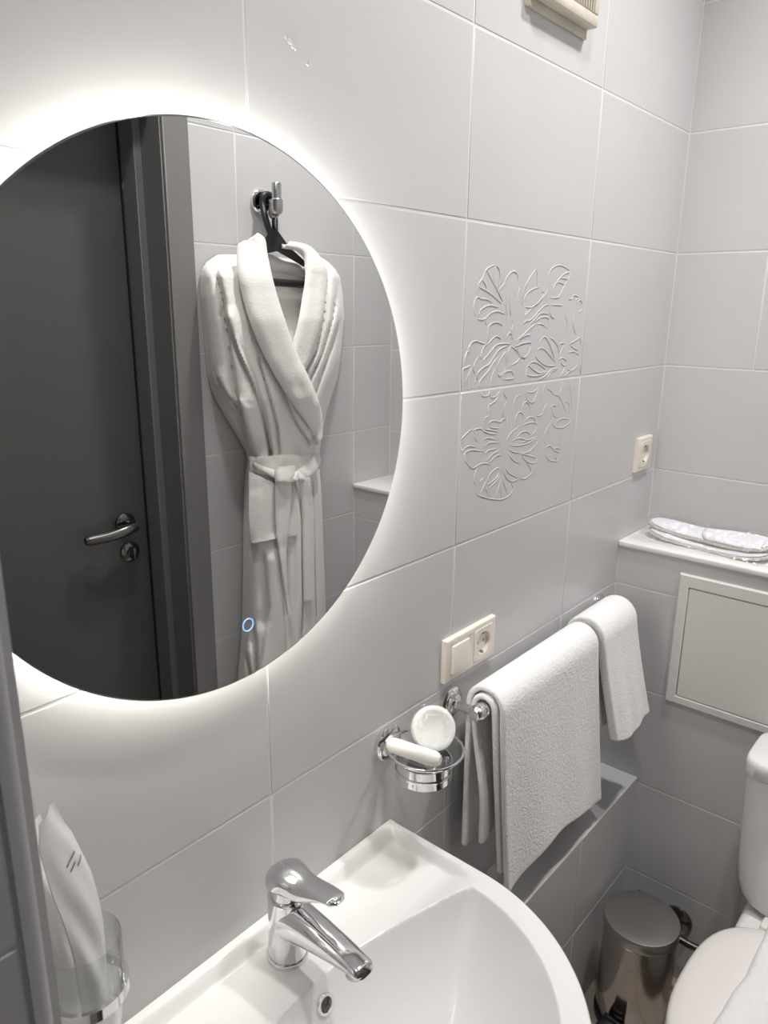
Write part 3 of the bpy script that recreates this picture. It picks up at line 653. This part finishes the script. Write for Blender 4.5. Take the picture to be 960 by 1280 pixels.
# sockets and switch
def plate_frame(x0, x1, z0, z1, holes, d=.010):
    b = MB(); b.box((x0 + .001, -.0012, z0 + .001), (x1 - .001, 0, z1 - .001))
    hz0, hz1 = holes[0][2], holes[0][3]
    o4 = lambda e, y: [(x0 + e, y, z0 + e), (x1 - e, y, z0 + e), (x1 - e, y, z1 - e), (x0 + e, y, z1 - e)]
    i4 = lambda e, y: [(holes[0][0] + e, y, hz0 + e), (holes[-1][1] - e, y, hz0 + e), (holes[-1][1] - e, y, hz1 - e), (holes[0][0] + e, y, hz1 - e)]
    b.loft([o4(0, 0), o4(0, -d + .003), o4(.001, -d + .001), o4(.003, -d), i4(0, -d), i4(0, -.0012)], False)
    for (h0, h1) in zip(holes, holes[1:]): b.box((h0[1], -d, hz0), (h1[0], -.002, hz1))
    return b
def socket_parts(t, x0, x1, z0, z1, y):
    cx, cz = (x0 + x1) / 2, (z0 + z1) / 2; n = 48; rings = []
    def sq(h, yy):
        out = []
        for k in range(n):
            a = 2 * pi * (k + .5) / n; c, q = cos(a), sin(a); m_ = max(abs(c), abs(q)); out.append((cx + c / m_ * h, yy, cz + q / m_ * h))
        return out
    def ci(r, yy): return [(cx + r * cos(2 * pi * (k + .5) / n), yy, cz + r * sin(2 * pi * (k + .5) / n)) for k in range(n)]
    h = (x1 - x0) / 2
    MB().loft([sq(h, -.0012), sq(h, y + .0006), sq(h - .0008, y), ci(.0215, y), ci(.0205, y + .001), ci(.0196, -.0044)], False).build('socket_face', 'ivory', t, True, 35)
    base = MB().lathe([(.0199, -.0012), (.0199, -.0048)], 40, (cx, 0, cz), (0, 1, 0)).build('socket_base', 'ivory', t, False)
    cut = [MB().lathe([(.0027, -.009), (.0027, -.0016)], 16, (cx + dx, 0, cz), (0, 1, 0)).build('cutter', 'ivory', None, False) for dx in (-.0095, .0095)]
    for c_ in cut: mod(base, 'BOOLEAN', object=c_, operation='DIFFERENCE', solver='EXACT')
    bpy.context.view_layer.update()
    me = bpy.data.meshes.new_from_object(base.evaluated_get(bpy.context.evaluated_depsgraph_get())); base.modifiers.clear(); base.data = me
    for c_ in cut: bpy.data.objects.remove(c_)
    for dzz in (-.0185, .0185): MB().box((cx - .0025, y + .001, cz + dzz - .002), (cx + .0025, -.0044, cz + dzz + .002), .0005, 1).build('earth_clip', 'dark_metal', t)
sw = thing('switch_and_socket_plate', 'ivory double plate with a rocker switch and a power socket', 'switch', (.452, 0, 1.05))
plate_frame(.3765, .5285, 1.013, 1.091, [(.386, .447, 1.0225, 1.0815), (.458, .519, 1.0225, 1.0815)]).build('plate', 'ivory', sw, True, 30)
rk = Matrix.Rotation(math.radians(-3.5), 3, 'X')
MB().box((.3865, -.0100, 1.0230), (.4465, -.002, 1.0810), .0005, 1).build('switch_surround', 'ivory', sw)
MB().box((.3925, -.0150, 1.0265), (.4415, -.0070, 1.0775), .0012, 2, rk).build('rocker', 'ivory', sw)
socket_parts(sw, .4582, .5188, 1.0227, 1.0813, -.0112)
sw = thing('wall_socket', 'single ivory power socket near the corner above the pipe box', 'socket', (1.153, 0, 1.3))
plate_frame(1.1125, 1.1935, 1.2605, 1.3405, [(1.1225, 1.1835, 1.2705, 1.3305)]).build('plate', 'ivory', sw, True, 30)
socket_parts(sw, 1.1227, 1.1833, 1.2707, 1.3303, -.0112)

# vent grille
vt = thing('vent_grille', 'aged cream plastic air vent with slats high on the mirror wall', 'vent', (.65, 0, 2.15))
VX0, VX1, VZ0, VZ1 = .530, .722, 2.056, 2.256
MB().box((VX0, -.006, VZ0), (VX1, 0, VZ1), .001, 1).build('back_plate', 'vent', vt)
b = MB()
b.box((VX0 + .004, -.026, VZ0 + .012), (VX1 - .002, -.004, VZ0 + .030), .004, 2); b.box((VX0 + .004, -.026, VZ1 - .03), (VX1 - .002, -.004, VZ1 - .006), .004, 2)
b.box((VX0 + .004, -.026, VZ0 + .03), (VX0 + .020, -.004, VZ1 - .02), .003, 2); b.box((VX1 - .018, -.026, VZ0 + .03), (VX1 - .002, -.004, VZ1 - .02), .003, 2)
b.build('frame', 'vent', vt)
MB().box((VX0 + .018, -.012, VZ0 + .029), (VX1 - .016, -.005, VZ1 - .028)).build('inner_panel', 'vent', vt, False)
x = VX0 + .026
sl = None
while x < VX1 - .018:
    if sl is None: sl = MB().box((x - .0018, -.025, VZ0 + .031), (x + .0018, -.008, VZ1 - .03), .0006, 1).build('slat', 'vent', vt); sx0 = x
    else:
        o = sl.copy(); COL.objects.link(o); o.location = sl.location + Vector((x - sx0, 0, 0))
    x += .0085

# access hatch on the pipe box
ht = thing('access_hatch', 'cream plastic access hatch with a raised frame in the pipe box', 'hatch', (XB, (HY0 + HY1) / 2, HZ0))
def rect(y0, y1, z0, z1, x): return [(x, y0, z0), (x, y1, z0), (x, y1, z1), (x, y0, z1)]
iy0, iy1, iz0, iz1 = HY0 + .024, HY1 - .023, HZ0 + .020, HZ1 - .029
b = MB(); b.loft([rect(HY0, HY1, HZ0, HZ1, XB + .002), rect(HY0, HY1, HZ0, HZ1, XB - .005), rect(HY0 + .003, HY1 - .003, HZ0 + .003, HZ1 - .003, XB - .0075), rect(iy0 - .002, iy1 + .002, iz0 - .002, iz1 + .002, XB - .0075), rect(iy0, iy1, iz0, iz1, XB - .006), rect(iy0, iy1, iz0, iz1, XB - .0005)], False)
b.build('frame', 'hatch', ht, True, 30)
MB().box((XB - .0065, iy0 + .0016, iz0 + .0016), (XB - .0005, iy1 - .0018, iz1 - .0018), .001, 1).build('panel', 'hatch', ht)

# slippers in film on the shelf
def slipper(name, label, c, ang, tilt, sole_m, strap):
    t = thing(name, label, 'slipper', c, 'wrapped slippers on the shelf')
    Mx = Matrix.Translation(c) @ Matrix.Rotation(ang, 4, 'Z') @ Matrix.Rotation(tilt, 4, 'Y')
    L = .285
    def half(u):
        return .5 * interp([(0, 0), (.02, .028), (.06, .046), (.15, .060), (.3, .064), (.5, .066), (.7, .080), (.85, .084), (.94, .066), (.98, .042), (1, 0)], u)
    n = 40; ring = [(half(k / n), -(k / n) * L) for k in range(n + 1)] + [(-half(k / n), -(k / n) * L) for k in range(n - 1, 0, -1)]
    def lift(y): u = -y / L; return .010 * (u - .5) ** 2 * 4
    b = MB(); rings = []
    for s_, z in ((.985, 0), (1, .002), (1, .004), (.985, .006)): rings.append([Mx @ Vector((x * s_, -L / 2 + (y + L / 2) * s_, z + lift(y))) for x, y in ring])
    b.loft(rings); b.build('sole', sole_m, t, True, 50)
    b = MB(); rings = []
    for s_, z in ((.93, .0062), (.95, .008), (.90, .0095), (.5, .0105)): rings.append([Mx @ Vector((x * s_, -L / 2 + (y + L / 2) * s_, z + lift(y))) for x, y in ring])
    b.loft(rings); b.build('insole', 'slipper', t, True, 60)
    if strap:
        def st(u, v):
            yy = lerp(-.50 * L, -.93 * L, u); hw = half(-yy / L) * .98; q = (v - .5) * 2
            return Mx @ Vector((q * hw, yy + .012 * (1 - q * q) * (1 - u), .0085 + .009 * (1 - q ** 4) * (1 - .4 * u) + lift(yy) + .0015 * sin(q * 7 + u * 5)))
        o = MB(); o.grid(st, 14, 21); o = o.build('strap', 'slipper', t, True, 180); mod(o, 'SOLIDIFY', thickness=.002)
    return t
slipper('slipper', 'white disposable slipper lying underneath, its beige sole edge showing', Vector((1.160, -.035, 1.1100)), math.radians(-3), math.radians(-8), 'sole', False)
slipper('slipper', 'white disposable slipper with a flattened strap on top of the other', Vector((1.170, -.031, 1.1268)), math.radians(-3.4), math.radians(-8), 'sole', True)
from mathutils.bvhtree import BVHTree
vv0, ff0 = [], []
for o in bpy.data.objects:
    if o.type == 'MESH' and o.parent and o.parent.name.startswith('slipper'):
        k0 = len(vv0); vv0 += [v.co.copy() for v in o.data.vertices]; ff0 += [tuple(i + k0 for i in p.vertices) for p in o.data.polygons]
bvh = BVHTree.FromPolygons(vv0, ff0); NBU, NBV = 90, 46
bxy = [[(lerp(1.086, 1.236, j / (NBV - 1)), lerp(-.012, -.352, i / (NBU - 1))) for j in range(NBV)] for i in range(NBU)]
hgt = [[0.] * NBV for _ in range(NBU)]
for i in range(NBU):
    for j in range(NBV):
        h_ = bvh.ray_cast(Vector((*bxy[i][j], 1.4)), Vector((0, 0, -1)))[0]; hgt[i][j] = h_.z if h_ else 1.1035
dil = [[max(hgt[a_][c_] for a_ in range(max(0, i - 2), min(NBU, i + 3)) for c_ in range(max(0, j - 2), min(NBV, j + 3))) for j in range(NBV)] for i in range(NBU)]
low = [[sum(dil[a_][c_] for a_ in range(max(0, i - 1), min(NBU, i + 2)) for c_ in range(max(0, j - 1), min(NBV, j + 2))) / sum(1 for a_ in range(max(0, i - 1), min(NBU, i + 2)) for c_ in range(max(0, j - 1), min(NBV, j + 2))) for j in range(NBV)] for i in range(NBU)]
def bag(u, v):                              # film draped over the slippers, crinkled, clear of them
    i, j = round(u * (NBU - 1)), round(v * (NBV - 1)); x, y = bxy[i][j]
    return Vector((x, y, low[i][j] + .0030 + .0022 * (1 + sin(u * 61 + v * 9) * sin(v * 29 - u * 17)) + .0012 * (1 + sin(u * 97 - v * 31))))
b = MB(); b.grid(bag, NBU, NBV); o = b.build('plastic_bag', 'bag', None, True, 180)
tag(o, 'thin clear plastic bag wrapped loosely around the slippers', 'bag')

# ------------------------------------------------------------------ toilet
TY = -.545
def sup(cx, cy, a_, b_, z, p=2.6, n=56, front=1.0):
    out = []
    for k in range(n):
        th = 2 * pi * k / n; c, s_ = cos(th), sin(th)
        x = a_ * math.copysign(abs(c) ** (2 / p), c); y = b_ * math.copysign(abs(s_) ** (2 / p), s_)
        out.append((cx + x, cy + y, z))
    return out
tl = thing('toilet', 'white ceramic close-coupled toilet with its lid closed', 'toilet', (.75, TY, 0))
tx = (.906 + XB) / 2 - .004; ta = (XB - .006 - .906) / 2; tw = .183
MB().loft([sup(tx, TY, ta * z_[1], tw * z_[2], z_[0], z_[3]) for z_ in ((.418, .80, .60, 4), (.423, .88, .70, 4), (.434, .94, .79, 4.5), (.455, .97, .852, 5), (.485, .98, .89, 5.5), (.53, .985, .913, 6), (.62, .985, .943, 6), (.728, .97, .97, 6))]).build('cistern', 'porcelain', tl, True, 60)
MB().loft([sup(tx, TY, ta * .97, tw * .965, .7285, 6), sup(tx, TY, ta * .995, tw * .985, .730, 6), sup(tx, TY, ta * 1.0, tw * .99, .750, 6), sup(tx, TY, ta * .97, tw * .98, .759, 6), sup(tx, TY, ta * .92, tw * .96, .763, 6), sup(tx, TY, ta * .5, tw * .6, .765, 4)]).build('cistern_lid', 'porcelain', tl, True, 60)
MB().lathe([(.022, 0), (.022, .004), (.018, .006), (0, .006)], 28, (tx, TY, .764)).build('flush_button', 'chrome', tl)
bxc = .675
MB().loft([sup(.80, TY, .20, .105, .0, 3), sup(.80, TY, .195, .10, .05, 3), sup(.77, TY, .20, .105, .18, 2.8), sup(.72, TY, .24, .15, .30, 2.5), sup(.695, TY, .262, .172, .37, 2.4), sup(.69, TY, .266, .176, .392, 2.4), sup(.69, TY, .25, .16, .398, 2.4)]).build('bowl', 'porcelain', tl, True, 60)
MB().box((.86, TY - .14, .33), (1.038, TY + .14, .416), .02, 3).build('rear_deck', 'porcelain', tl)
def egg(z, s_):
    out = []
    for k in range(64):
        th = 2 * pi * k / 64; c, q = cos(th), sin(th)
        ax_ = .245 if c < 0 else .225; p = 2.15 if c < 0 else 2.9
        out.append((.660 + ax_ * s_ * math.copysign(abs(c) ** (2 / p), c), TY + .178 * s_ * math.copysign(abs(q) ** (2 / p), q), z))
    return out
MB().loft([egg(.399, .96), egg(.400, .99), egg(.404, 1), egg(.412, 1), egg(.415, .985)]).build('seat_ring', 'seat', tl, True, 60)
MB().loft([egg(.4165, .97), egg(.418, .995), egg(.424, 1.0), egg(.431, .985), egg(.436, .95), egg(.4385, .85), egg(.440, .5), egg(.4405, .1)]).build('seat_lid', 'seat', tl, True, 60)
for s_ in (-1, 1): MB().box((.868, TY + s_ * .075 - .02, .414), (.905, TY + s_ * .075 + .02, .440), .006, 2).build('hinge', 'seat', tl)
# folded floor towel on the lid
def mat_fn(u, v):
    x = lerp(.50, .868, u); y = lerp(-.452, -.66, v)
    e = min(1, min(v, 1 - v) * 14, min(u, 1 - u) * 18); e = sqrt(max(0, 1 - (1 - e) ** 2))
    return Vector((x + .006 * sin(v * 9), y + .004 * sin(u * 6 + .6) + .0015 * sin(u * 19) - .012 * u, .4405 + .034 * e + (.004 * sin(u * 9 + v * 5) + .003 * sin(v * 14 - u * 4)) * e))
b = MB(); b.grid(mat_fn, 60, 40)
b.grid(lambda u, v: Vector((mat_fn(u, v).x, mat_fn(u, v).y, .4402)), 60, 40)
o = b.build('folded_towel', 'terry', None, True, 80); tag(o, 'folded white towel lying on the closed toilet lid', 'towel')

# stop valve with its hose
vv_ = at(847, 1149, x=XB); 
va = thing('stop_valve', 'dark chrome stop valve and hose on the wall behind the bin', 'valve', (XB, vv_.y, vv_.z))
MB().lathe([(.036, 0), (.035, .006), (.026, .012), (.011, .014), (.011, .020)], 32, (XB, vv_.y, vv_.z), (-1, 0, 0)).build('rosette', 'dark_metal', va)
MB().tube([(XB - .01, vv_.y, vv_.z), (XB - .055, vv_.y - .002, vv_.z - .006)], .011, 14).build('valve_body', 'dark_metal', va)
MB().lathe([(.0, 0), (.008, .001), (.009, .006), (.007, .010), (0, .011)], 16, (XB - .062, vv_.y, vv_.z - .006), (-1, -.2, .3)).build('valve_cap', 'chrome', va)
MB().tube(spline([(XB - .048, vv_.y - .006, vv_.z - .006), (XB - .05, vv_.y - .05, vv_.z - .008), (XB - .045, vv_.y - .12, vv_.z - .004), (XB - .035, -.43, vv_.z + .01), (XB - .022, -.475, vv_.z + .08), (XB - .019, -.48, .34), (XB - .021, -.48, .436)], 6), .0092, 12).build('hose', 'dark_metal', va)

# pedal bin
BX, BYY, BH, BR = .902, -.212, .285, .0815
pb = thing('pedal_bin', 'small round polished steel pedal bin beside the toilet', 'bin', (BX, BYY, 0))
MB().lathe([(BR + .002, 0), (BR + .003, .004), (BR + .003, .014), (BR, .016)], 56, (BX, BYY, 0)).build('foot_ring', 'black', pb)
MB().lathe([(BR - .001, .012), (BR, .014), (BR, BH - .030), (BR - .002, BH - .028)], 72, (BX, BYY, 0)).build('bucket', 'steel', pb)
MB().lathe([(BR - .003, BH - .030), (BR - .003, BH - .024), (BR - .004, BH - .022)], 64, (BX, BYY, 0)).build('inner_rim', 'black', pb)
MB().lathe([(BR + .001, BH - .026), (BR + .002, BH - .024), (BR + .002, BH - .0025), (BR + .001, BH - .0006), (BR - .002, BH), (BR - .03, BH + .0012), (0, BH + .002)], 72, (BX, BYY, 0)).build('lid', 'steel_lid', pb, True, 50)
hd = Vector((.78, .15, 0)).normalized(); hc = Vector((BX, BYY, 0)) + hd * (BR + .006)
MB().box(tuple(hc + Vector((-.006, -.030, BH - .045))), tuple(hc + Vector((.006, .030, BH - .012))), .004, 2).build('hinge', 'black', pb)
pd = Vector((-.99, .10, 0)).normalized(); pc = Vector((BX, BYY, 0)) + pd * (BR + .003)
sdv = Vector((-pd.y, pd.x, 0))
def pdl(u, v):
    wd = lerp(.021, .030, u); return pc + pd * (lerp(-.003, .040, u)) + sdv * (v - .5) * 2 * wd + Vector((0, 0, .044 - .018 * u + .004 * sin(pi * v)))
b = MB(); b.grid(pdl, 10, 10); o = b.build('pedal', 'black', pb); mod(o, 'SOLIDIFY', thickness=.007)
b = MB(); b.grid(lambda u, v: pc + pd * (lerp(.0015, .003, u)) * .6 + sdv * (v - .5) * lerp(.052, .040, u) + Vector((0, 0, lerp(.012, .060, u))), 4, 6); o = b.build('pedal_bracket', 'black', pb); mod(o, 'SOLIDIFY', thickness=.008)
MB().tube([pc + pd * .036 - sdv * .034 + Vector((0, 0, .028)), pc + pd * .036 + sdv * .034 + Vector((0, 0, .028))], .0035, 10).build('pedal_bar', 'steel', pb)

# ------------------------------------------------------------------ bathrobe on its hook (seen in the mirror)
YW = -(YR) + 2 * MIRROR_Y           # depth of the rear wall in the mirror image (0.85)
hk = rv(325, 253, YW)
hkt = thing('robe_hook', 'chrome wall hook carrying the bathrobe, seen in the mirror', 'hook', (hk.x, YR, hk.z))
def ros_r(b, c, r): b.lathe([(r, 0), (r, .006), (r - .003, .010), (r * .75, .011), (r * .6, .009), (0, .009)], 32, c, (0, 1, 0))
b = MB(); ros_r(b, Vector((hk.x, YR, hk.z)), .030); b.build('rosette', 'chrome', hkt)
he = rv(346, 252, YW - .075)
hook_path = spline([(hk.x, YR + .005, hk.z), (hk.x + .004, YR + .035, hk.z - .004), (he.x - .002, YR + .062, he.z - .030), (he.x, YR + .075, he.z - .022)], 6)
MB().tube(hook_path, .009, 14).build('arm', 'dark_metal', hkt)
MB().lathe([(0, -.030), (.010, -.028), (.013, -.022), (.0145, -.018), (.0145, .004), (.0125, .006), (.0115, .007), (.0115, .040), (.010, .042), (0, .042)], 28, (he.x, YR + .075, he.z)).build('post', 'satin_chrome', hkt)

# silhouette rows of the robe (picture row : left, right) and its cloth surface
YB = YW - .085
SIL = [(318, 275, 392), (322, 268, 402), (328, 260, 411), (336, 255, 419), (346, 253, 425), (370, 253, 429), (400, 256, 431), (440, 259, 428), (470, 262, 423), (486, 266, 418), (500, 272, 413), (520, 283, 407), (545, 298, 402), (562, 308, 400), (575, 312, 398), (592, 309, 400), (620, 307, 402), (700, 306, 405), (780, 305, 408), (830, 301, 411), (870, 297, 414), (960, 290, 420)]
SL = [(a, b_) for a, b_, c in SIL]; SR = [(a, c) for a, b_, c in SIL]
NECK = [(331, 300), (333, 318), (340, 352), (352, 395), (366, 437), (374, 405), (379, 372), (382, 345), (381, 322), (372, 306)]
def inside(px, py, poly):
    r = False; n = len(poly); j = n - 1
    for i in range(n):
        (xi, yi), (xj, yj) = poly[i], poly[j]
        if (yi > py) != (yj > py) and px < (xj - xi) * (py - yi) / (yj - yi) + xi: r = not r
        j = i
    return r
CREASE = [  # (polyline of (row, column), groove depth, width px, raised side: +1 right / -1 left)
 ([(345, 272), (375, 279), (420, 285), (480, 293), (520, 301), (570, 312)], .016, 5.0, 1),
 ([(395, 280), (440, 297), (480, 316), (520, 329), (565, 339)], .013, 5.0, 1),
 ([(430, 300), (475, 318), (520, 330), (566, 337)], .007, 3.5, -1),
 ([(455, 325), (500, 338), (530, 346), (566, 350)], .010, 4.5, 1),
 ([(500, 358), (530, 371), (552, 386)], .010, 4.5, 1),
 ([(335, 410), (400, 404), (440, 394), (465, 381)], .012, 3.0, -1), ([(345, 424), (400, 415), (445, 401), (475, 386)], .013, 3.0, -1),
 ([(385, 430), (430, 415), (470, 400), (495, 391)], .013, 3.5, -1), ([(450, 425), (490, 409), (510, 397)], .010, 4, -1),
 ([(470, 270), (490, 279), (510, 300)], .009, 4, 1), ([(480, 268), (520, 295), (545, 306)], .008, 5, 1),
 ([(600, 372), (650, 377), (750, 378), (860, 372), (960, 368)], .014, 2.6, -1), ([(680, 352), (740, 357), (800, 358), (870, 352), (960, 350)], .010, 6, -1),
 ([(700, 330), (760, 334), (820, 326), (870, 315), (960, 310)], .009, 7, 1), ([(600, 391), (700, 393), (800, 396), (960, 402)], .008, 4, 1),
 ([(790, 318), (840, 322), (900, 330)], .012, 5, 1), ([(815, 306), (840, 312), (900, 318)], .012, 4, 1),
]
def front(px, py):
    L, R_ = interp(SL, py), interp(SR, py); u = max(0, min(1, (px - L) / (R_ - L))); q = 2 * u - 1
    D = interp([(318, .05), (340, .075), (400, .10), (500, .10), (565, .070), (600, .085), (700, .095), (960, .11)], py)
    d = D * max(0, 1 - abs(q) ** 3.0) ** .6
    if py < 345: d *= sm((py - 312) / 33)
    e = min(1, (1 - abs(q)) * 7)
    for pl, g, wd, sd_ in CREASE:
        if pl[0][0] - 14 < py < pl[-1][0] + 14:
            s_ = (px - interp(pl, py)) * sd_; f = min(1, (py - pl[0][0] + 14) / 14, (pl[-1][0] + 14 - py) / 14)
            k = exp(-(s_ / wd) ** 2) if s_ < 0 else exp(-(s_ / (wd * .35)) ** 2)
            d -= g * k * f * e; d += g * .75 * f * e * (exp(-((s_ - wd * 1.5) / (wd * 2.0)) ** 2) if s_ > 0 else 0)
    return YW - .012 - max(.002, d)
rb = rv(350, 700, YB)
robe = thing('bathrobe', 'white terry bathrobe with shawl collar and tied belt hanging on the wall', 'bathrobe', (rb.x, YR, .5))
b = MB(); NU, NV = 90, 300; vs_, fs = [], []
keep = {}
for j in range(NV + 1):
    t = j / NV; py = 318 + 12 * (t / .06) if t < .06 else lerp(330, 960, (t - .06) / .94)
    L, R_ = interp(SL, py), interp(SR, py)
    for i in range(NU + 1):
        px = lerp(L, R_, i / NU); Y = front(px, py)
        if inside(px, py, NECK): Y = YW - .030
        vs_.append(rv(px, py, Y))
n1 = NU + 1
for j in range(NV):
    for i in range(NU): fs.append((j * n1 + i, j * n1 + i + 1, (j + 1) * n1 + i + 1, (j + 1) * n1 + i))
o_ = len(vs_)
for j in range(NV + 1):                       # the back lies against the wall
    for i in range(NU + 1):
        p = Vector(vs_[j * n1]).lerp(Vector(vs_[j * n1 + NU]), i / NU); vs_.append(Vector((p.x, YR + .007, p.z)))
for j in range(NV):
    for i in range(NU): fs.append((o_ + j * n1 + i, o_ + (j + 1) * n1 + i, o_ + (j + 1) * n1 + i + 1, o_ + j * n1 + i + 1))
for j in range(NV):
    for i in (0, NU): fs.append((j * n1 + i, (j + 1) * n1 + i, o_ + (j + 1) * n1 + i, o_ + j * n1 + i))
for i in range(NU):
    for j in (0, NV): fs.append((j * n1 + i, j * n1 + i + 1, o_ + j * n1 + i + 1, o_ + j * n1 + i))
b.add(vs_, fs); b.build('robe_body', 'robe', robe, True, 62)
def band(name, la, lb, off, bulge, th, mt='robe', n=60, mm=13, parent=None, clampf=None):
    """cloth band between two picture polylines (col,row), laid on the robe surface"""
    A = spline([(x, y, 0) for x, y in la], 10); B = spline([(x, y, 0) for x, y in lb], 10)
    def pick(P, t):
        f = t * (len(P) - 1); i = min(int(f), len(P) - 2); return P[i].lerp(P[i + 1], f - i)
    def fn(t, v):
        a, c = pick(A, t), pick(B, t); p = a.lerp(c, v); py = max(p.y, 362)
        L, R_ = interp(SL, py), interp(SR, py)
        Ys = [front(min(max(x, L + 8), R_ - 8), py) for x in (a.x, p.x, c.x)]
        Y = min(sum(Ys) / 3, Ys[1] + .004)
        if p.y < 362: Y = lerp(Y, YW - .052, sm((362 - p.y) / 66))
        return rv(p.x, p.y, Y - off - bulge * (1 - (2 * v - 1) ** 4))
    g = MB(); g.grid(fn, n, mm); o = g.build(name, mt, parent or robe, True, 180); mod(o, 'SOLIDIFY', thickness=th, offset=0); mod(o, 'BEVEL', width=th * .4, segments=2, limit_method='ANGLE', angle_limit=1.0)
    return o
band('collar', [(362, 304), (385, 309), (400, 325), (407, 345), (404, 380), (397, 412), (386, 445), (376, 470)], [(352, 308), (372, 312), (381, 324), (382, 345), (378, 375), (373, 405), (365, 440), (368, 462)], .006, .008, .010)
band('collar', [(304, 305), (298, 312), (299, 345), (310, 390), (325, 430), (345, 470), (372, 512), (391, 540), (397, 556)], [(320, 293), (329, 300), (332, 318), (340, 355), (352, 395), (366, 435), (386, 477), (399, 512), (401, 545)], .014, .012, .011)
# back neck roll seen inside the collar
def roll(t, v):
    px = lerp(328, 384, t); py = lerp(320, 338, v) + 10 * t * t; return rv(px, py, YW - .032 - .012 * sin(pi * v) - .003 * sin(9 * t + 4 * v))
g = MB(); g.grid(roll, 24, 10); g.build('back_neck', 'robe', robe, True, 180)
band('belt', [(311, 571), (330, 571), (355, 569), (378, 569), (399, 567)], [(312, 591), (330, 592), (352, 596), (378, 592), (400, 584)], .004, .006, .006)
band('belt', [(317, 579), (330, 584), (347, 590)], [(317, 584), (330, 590), (347, 600)], .013, .003, .005)
band('belt', [(394, 566), (382, 579), (370, 590), (360, 598)], [(400, 574), (394, 590), (378, 600), (362, 601)], .014, .005, .006)
band('belt_knot', [(345, 584), (345, 592), (346, 602)], [(366, 582), (366, 592), (364, 602)], .018, .012, .010, n=20)
band('belt_end', [(345, 590), (344, 620), (345, 660), (349, 690), (355, 735), (360, 768)], [(363, 590), (363, 620), (360, 655), (357, 690), (358, 735), (362, 768)], .016, .004, .005)
band('belt_end', [(369, 598), (375, 630), (378, 660), (379, 700), (380, 752)], [(386, 594), (390, 630), (391, 660), (392, 700), (391, 750)], .012, .003, .005)
band('pocket', [(311, 589), (311, 620), (311, 650), (315, 679)], [(344, 605), (368, 620), (371, 650), (371, 669)], .006, .006, .006)
# hanger
hg = thing('clothes_hanger', 'black plastic clothes hanger inside the bathrobe collar', 'hanger', tuple(rv(345, 300, YW - .06)))
YH = YW - .055
def rp(px, py, d=0): return rv(px, py, YH - d)
HA = min(hook_path, key=lambda p: abs(p.y - (YR + .026))); HP = rp(341, 291)
g = MB(); g.tube(spline([HP + Vector((-.007, 0, -.004)), HP.lerp(HA, .45) + Vector((-.016, 0, 0)), HA + Vector((-.0184, .002, -.008)), HA + Vector((-.0136, 0, .0122)), HA + Vector((0, 0, .0172)), HA + Vector((.0136, 0, .0122)), HA + Vector((.0184, .002, -.008)), HP.lerp(HA, .45) + Vector((.014, 0, 0)), HP + Vector((.007, 0, -.004))], 6), .0078, 10); g.build('loop', 'black', hg)
g = MB()
tri = [(338, 285), (347, 288), (362, 309), (382, 327), (380, 334), (360, 322), (346, 314), (325, 319), (329, 303)]
g.loft([[rp(x, y, -.006) for x, y in tri], [rp(x, y, .006) for x, y in tri]]); g.build('shoulder_yoke', 'black', hg, True, 40)
g = MB(); g.tube([rp(330, 352), rp(388, 356)], .0095, 12); g.build('trouser_bar', 'black', hg)
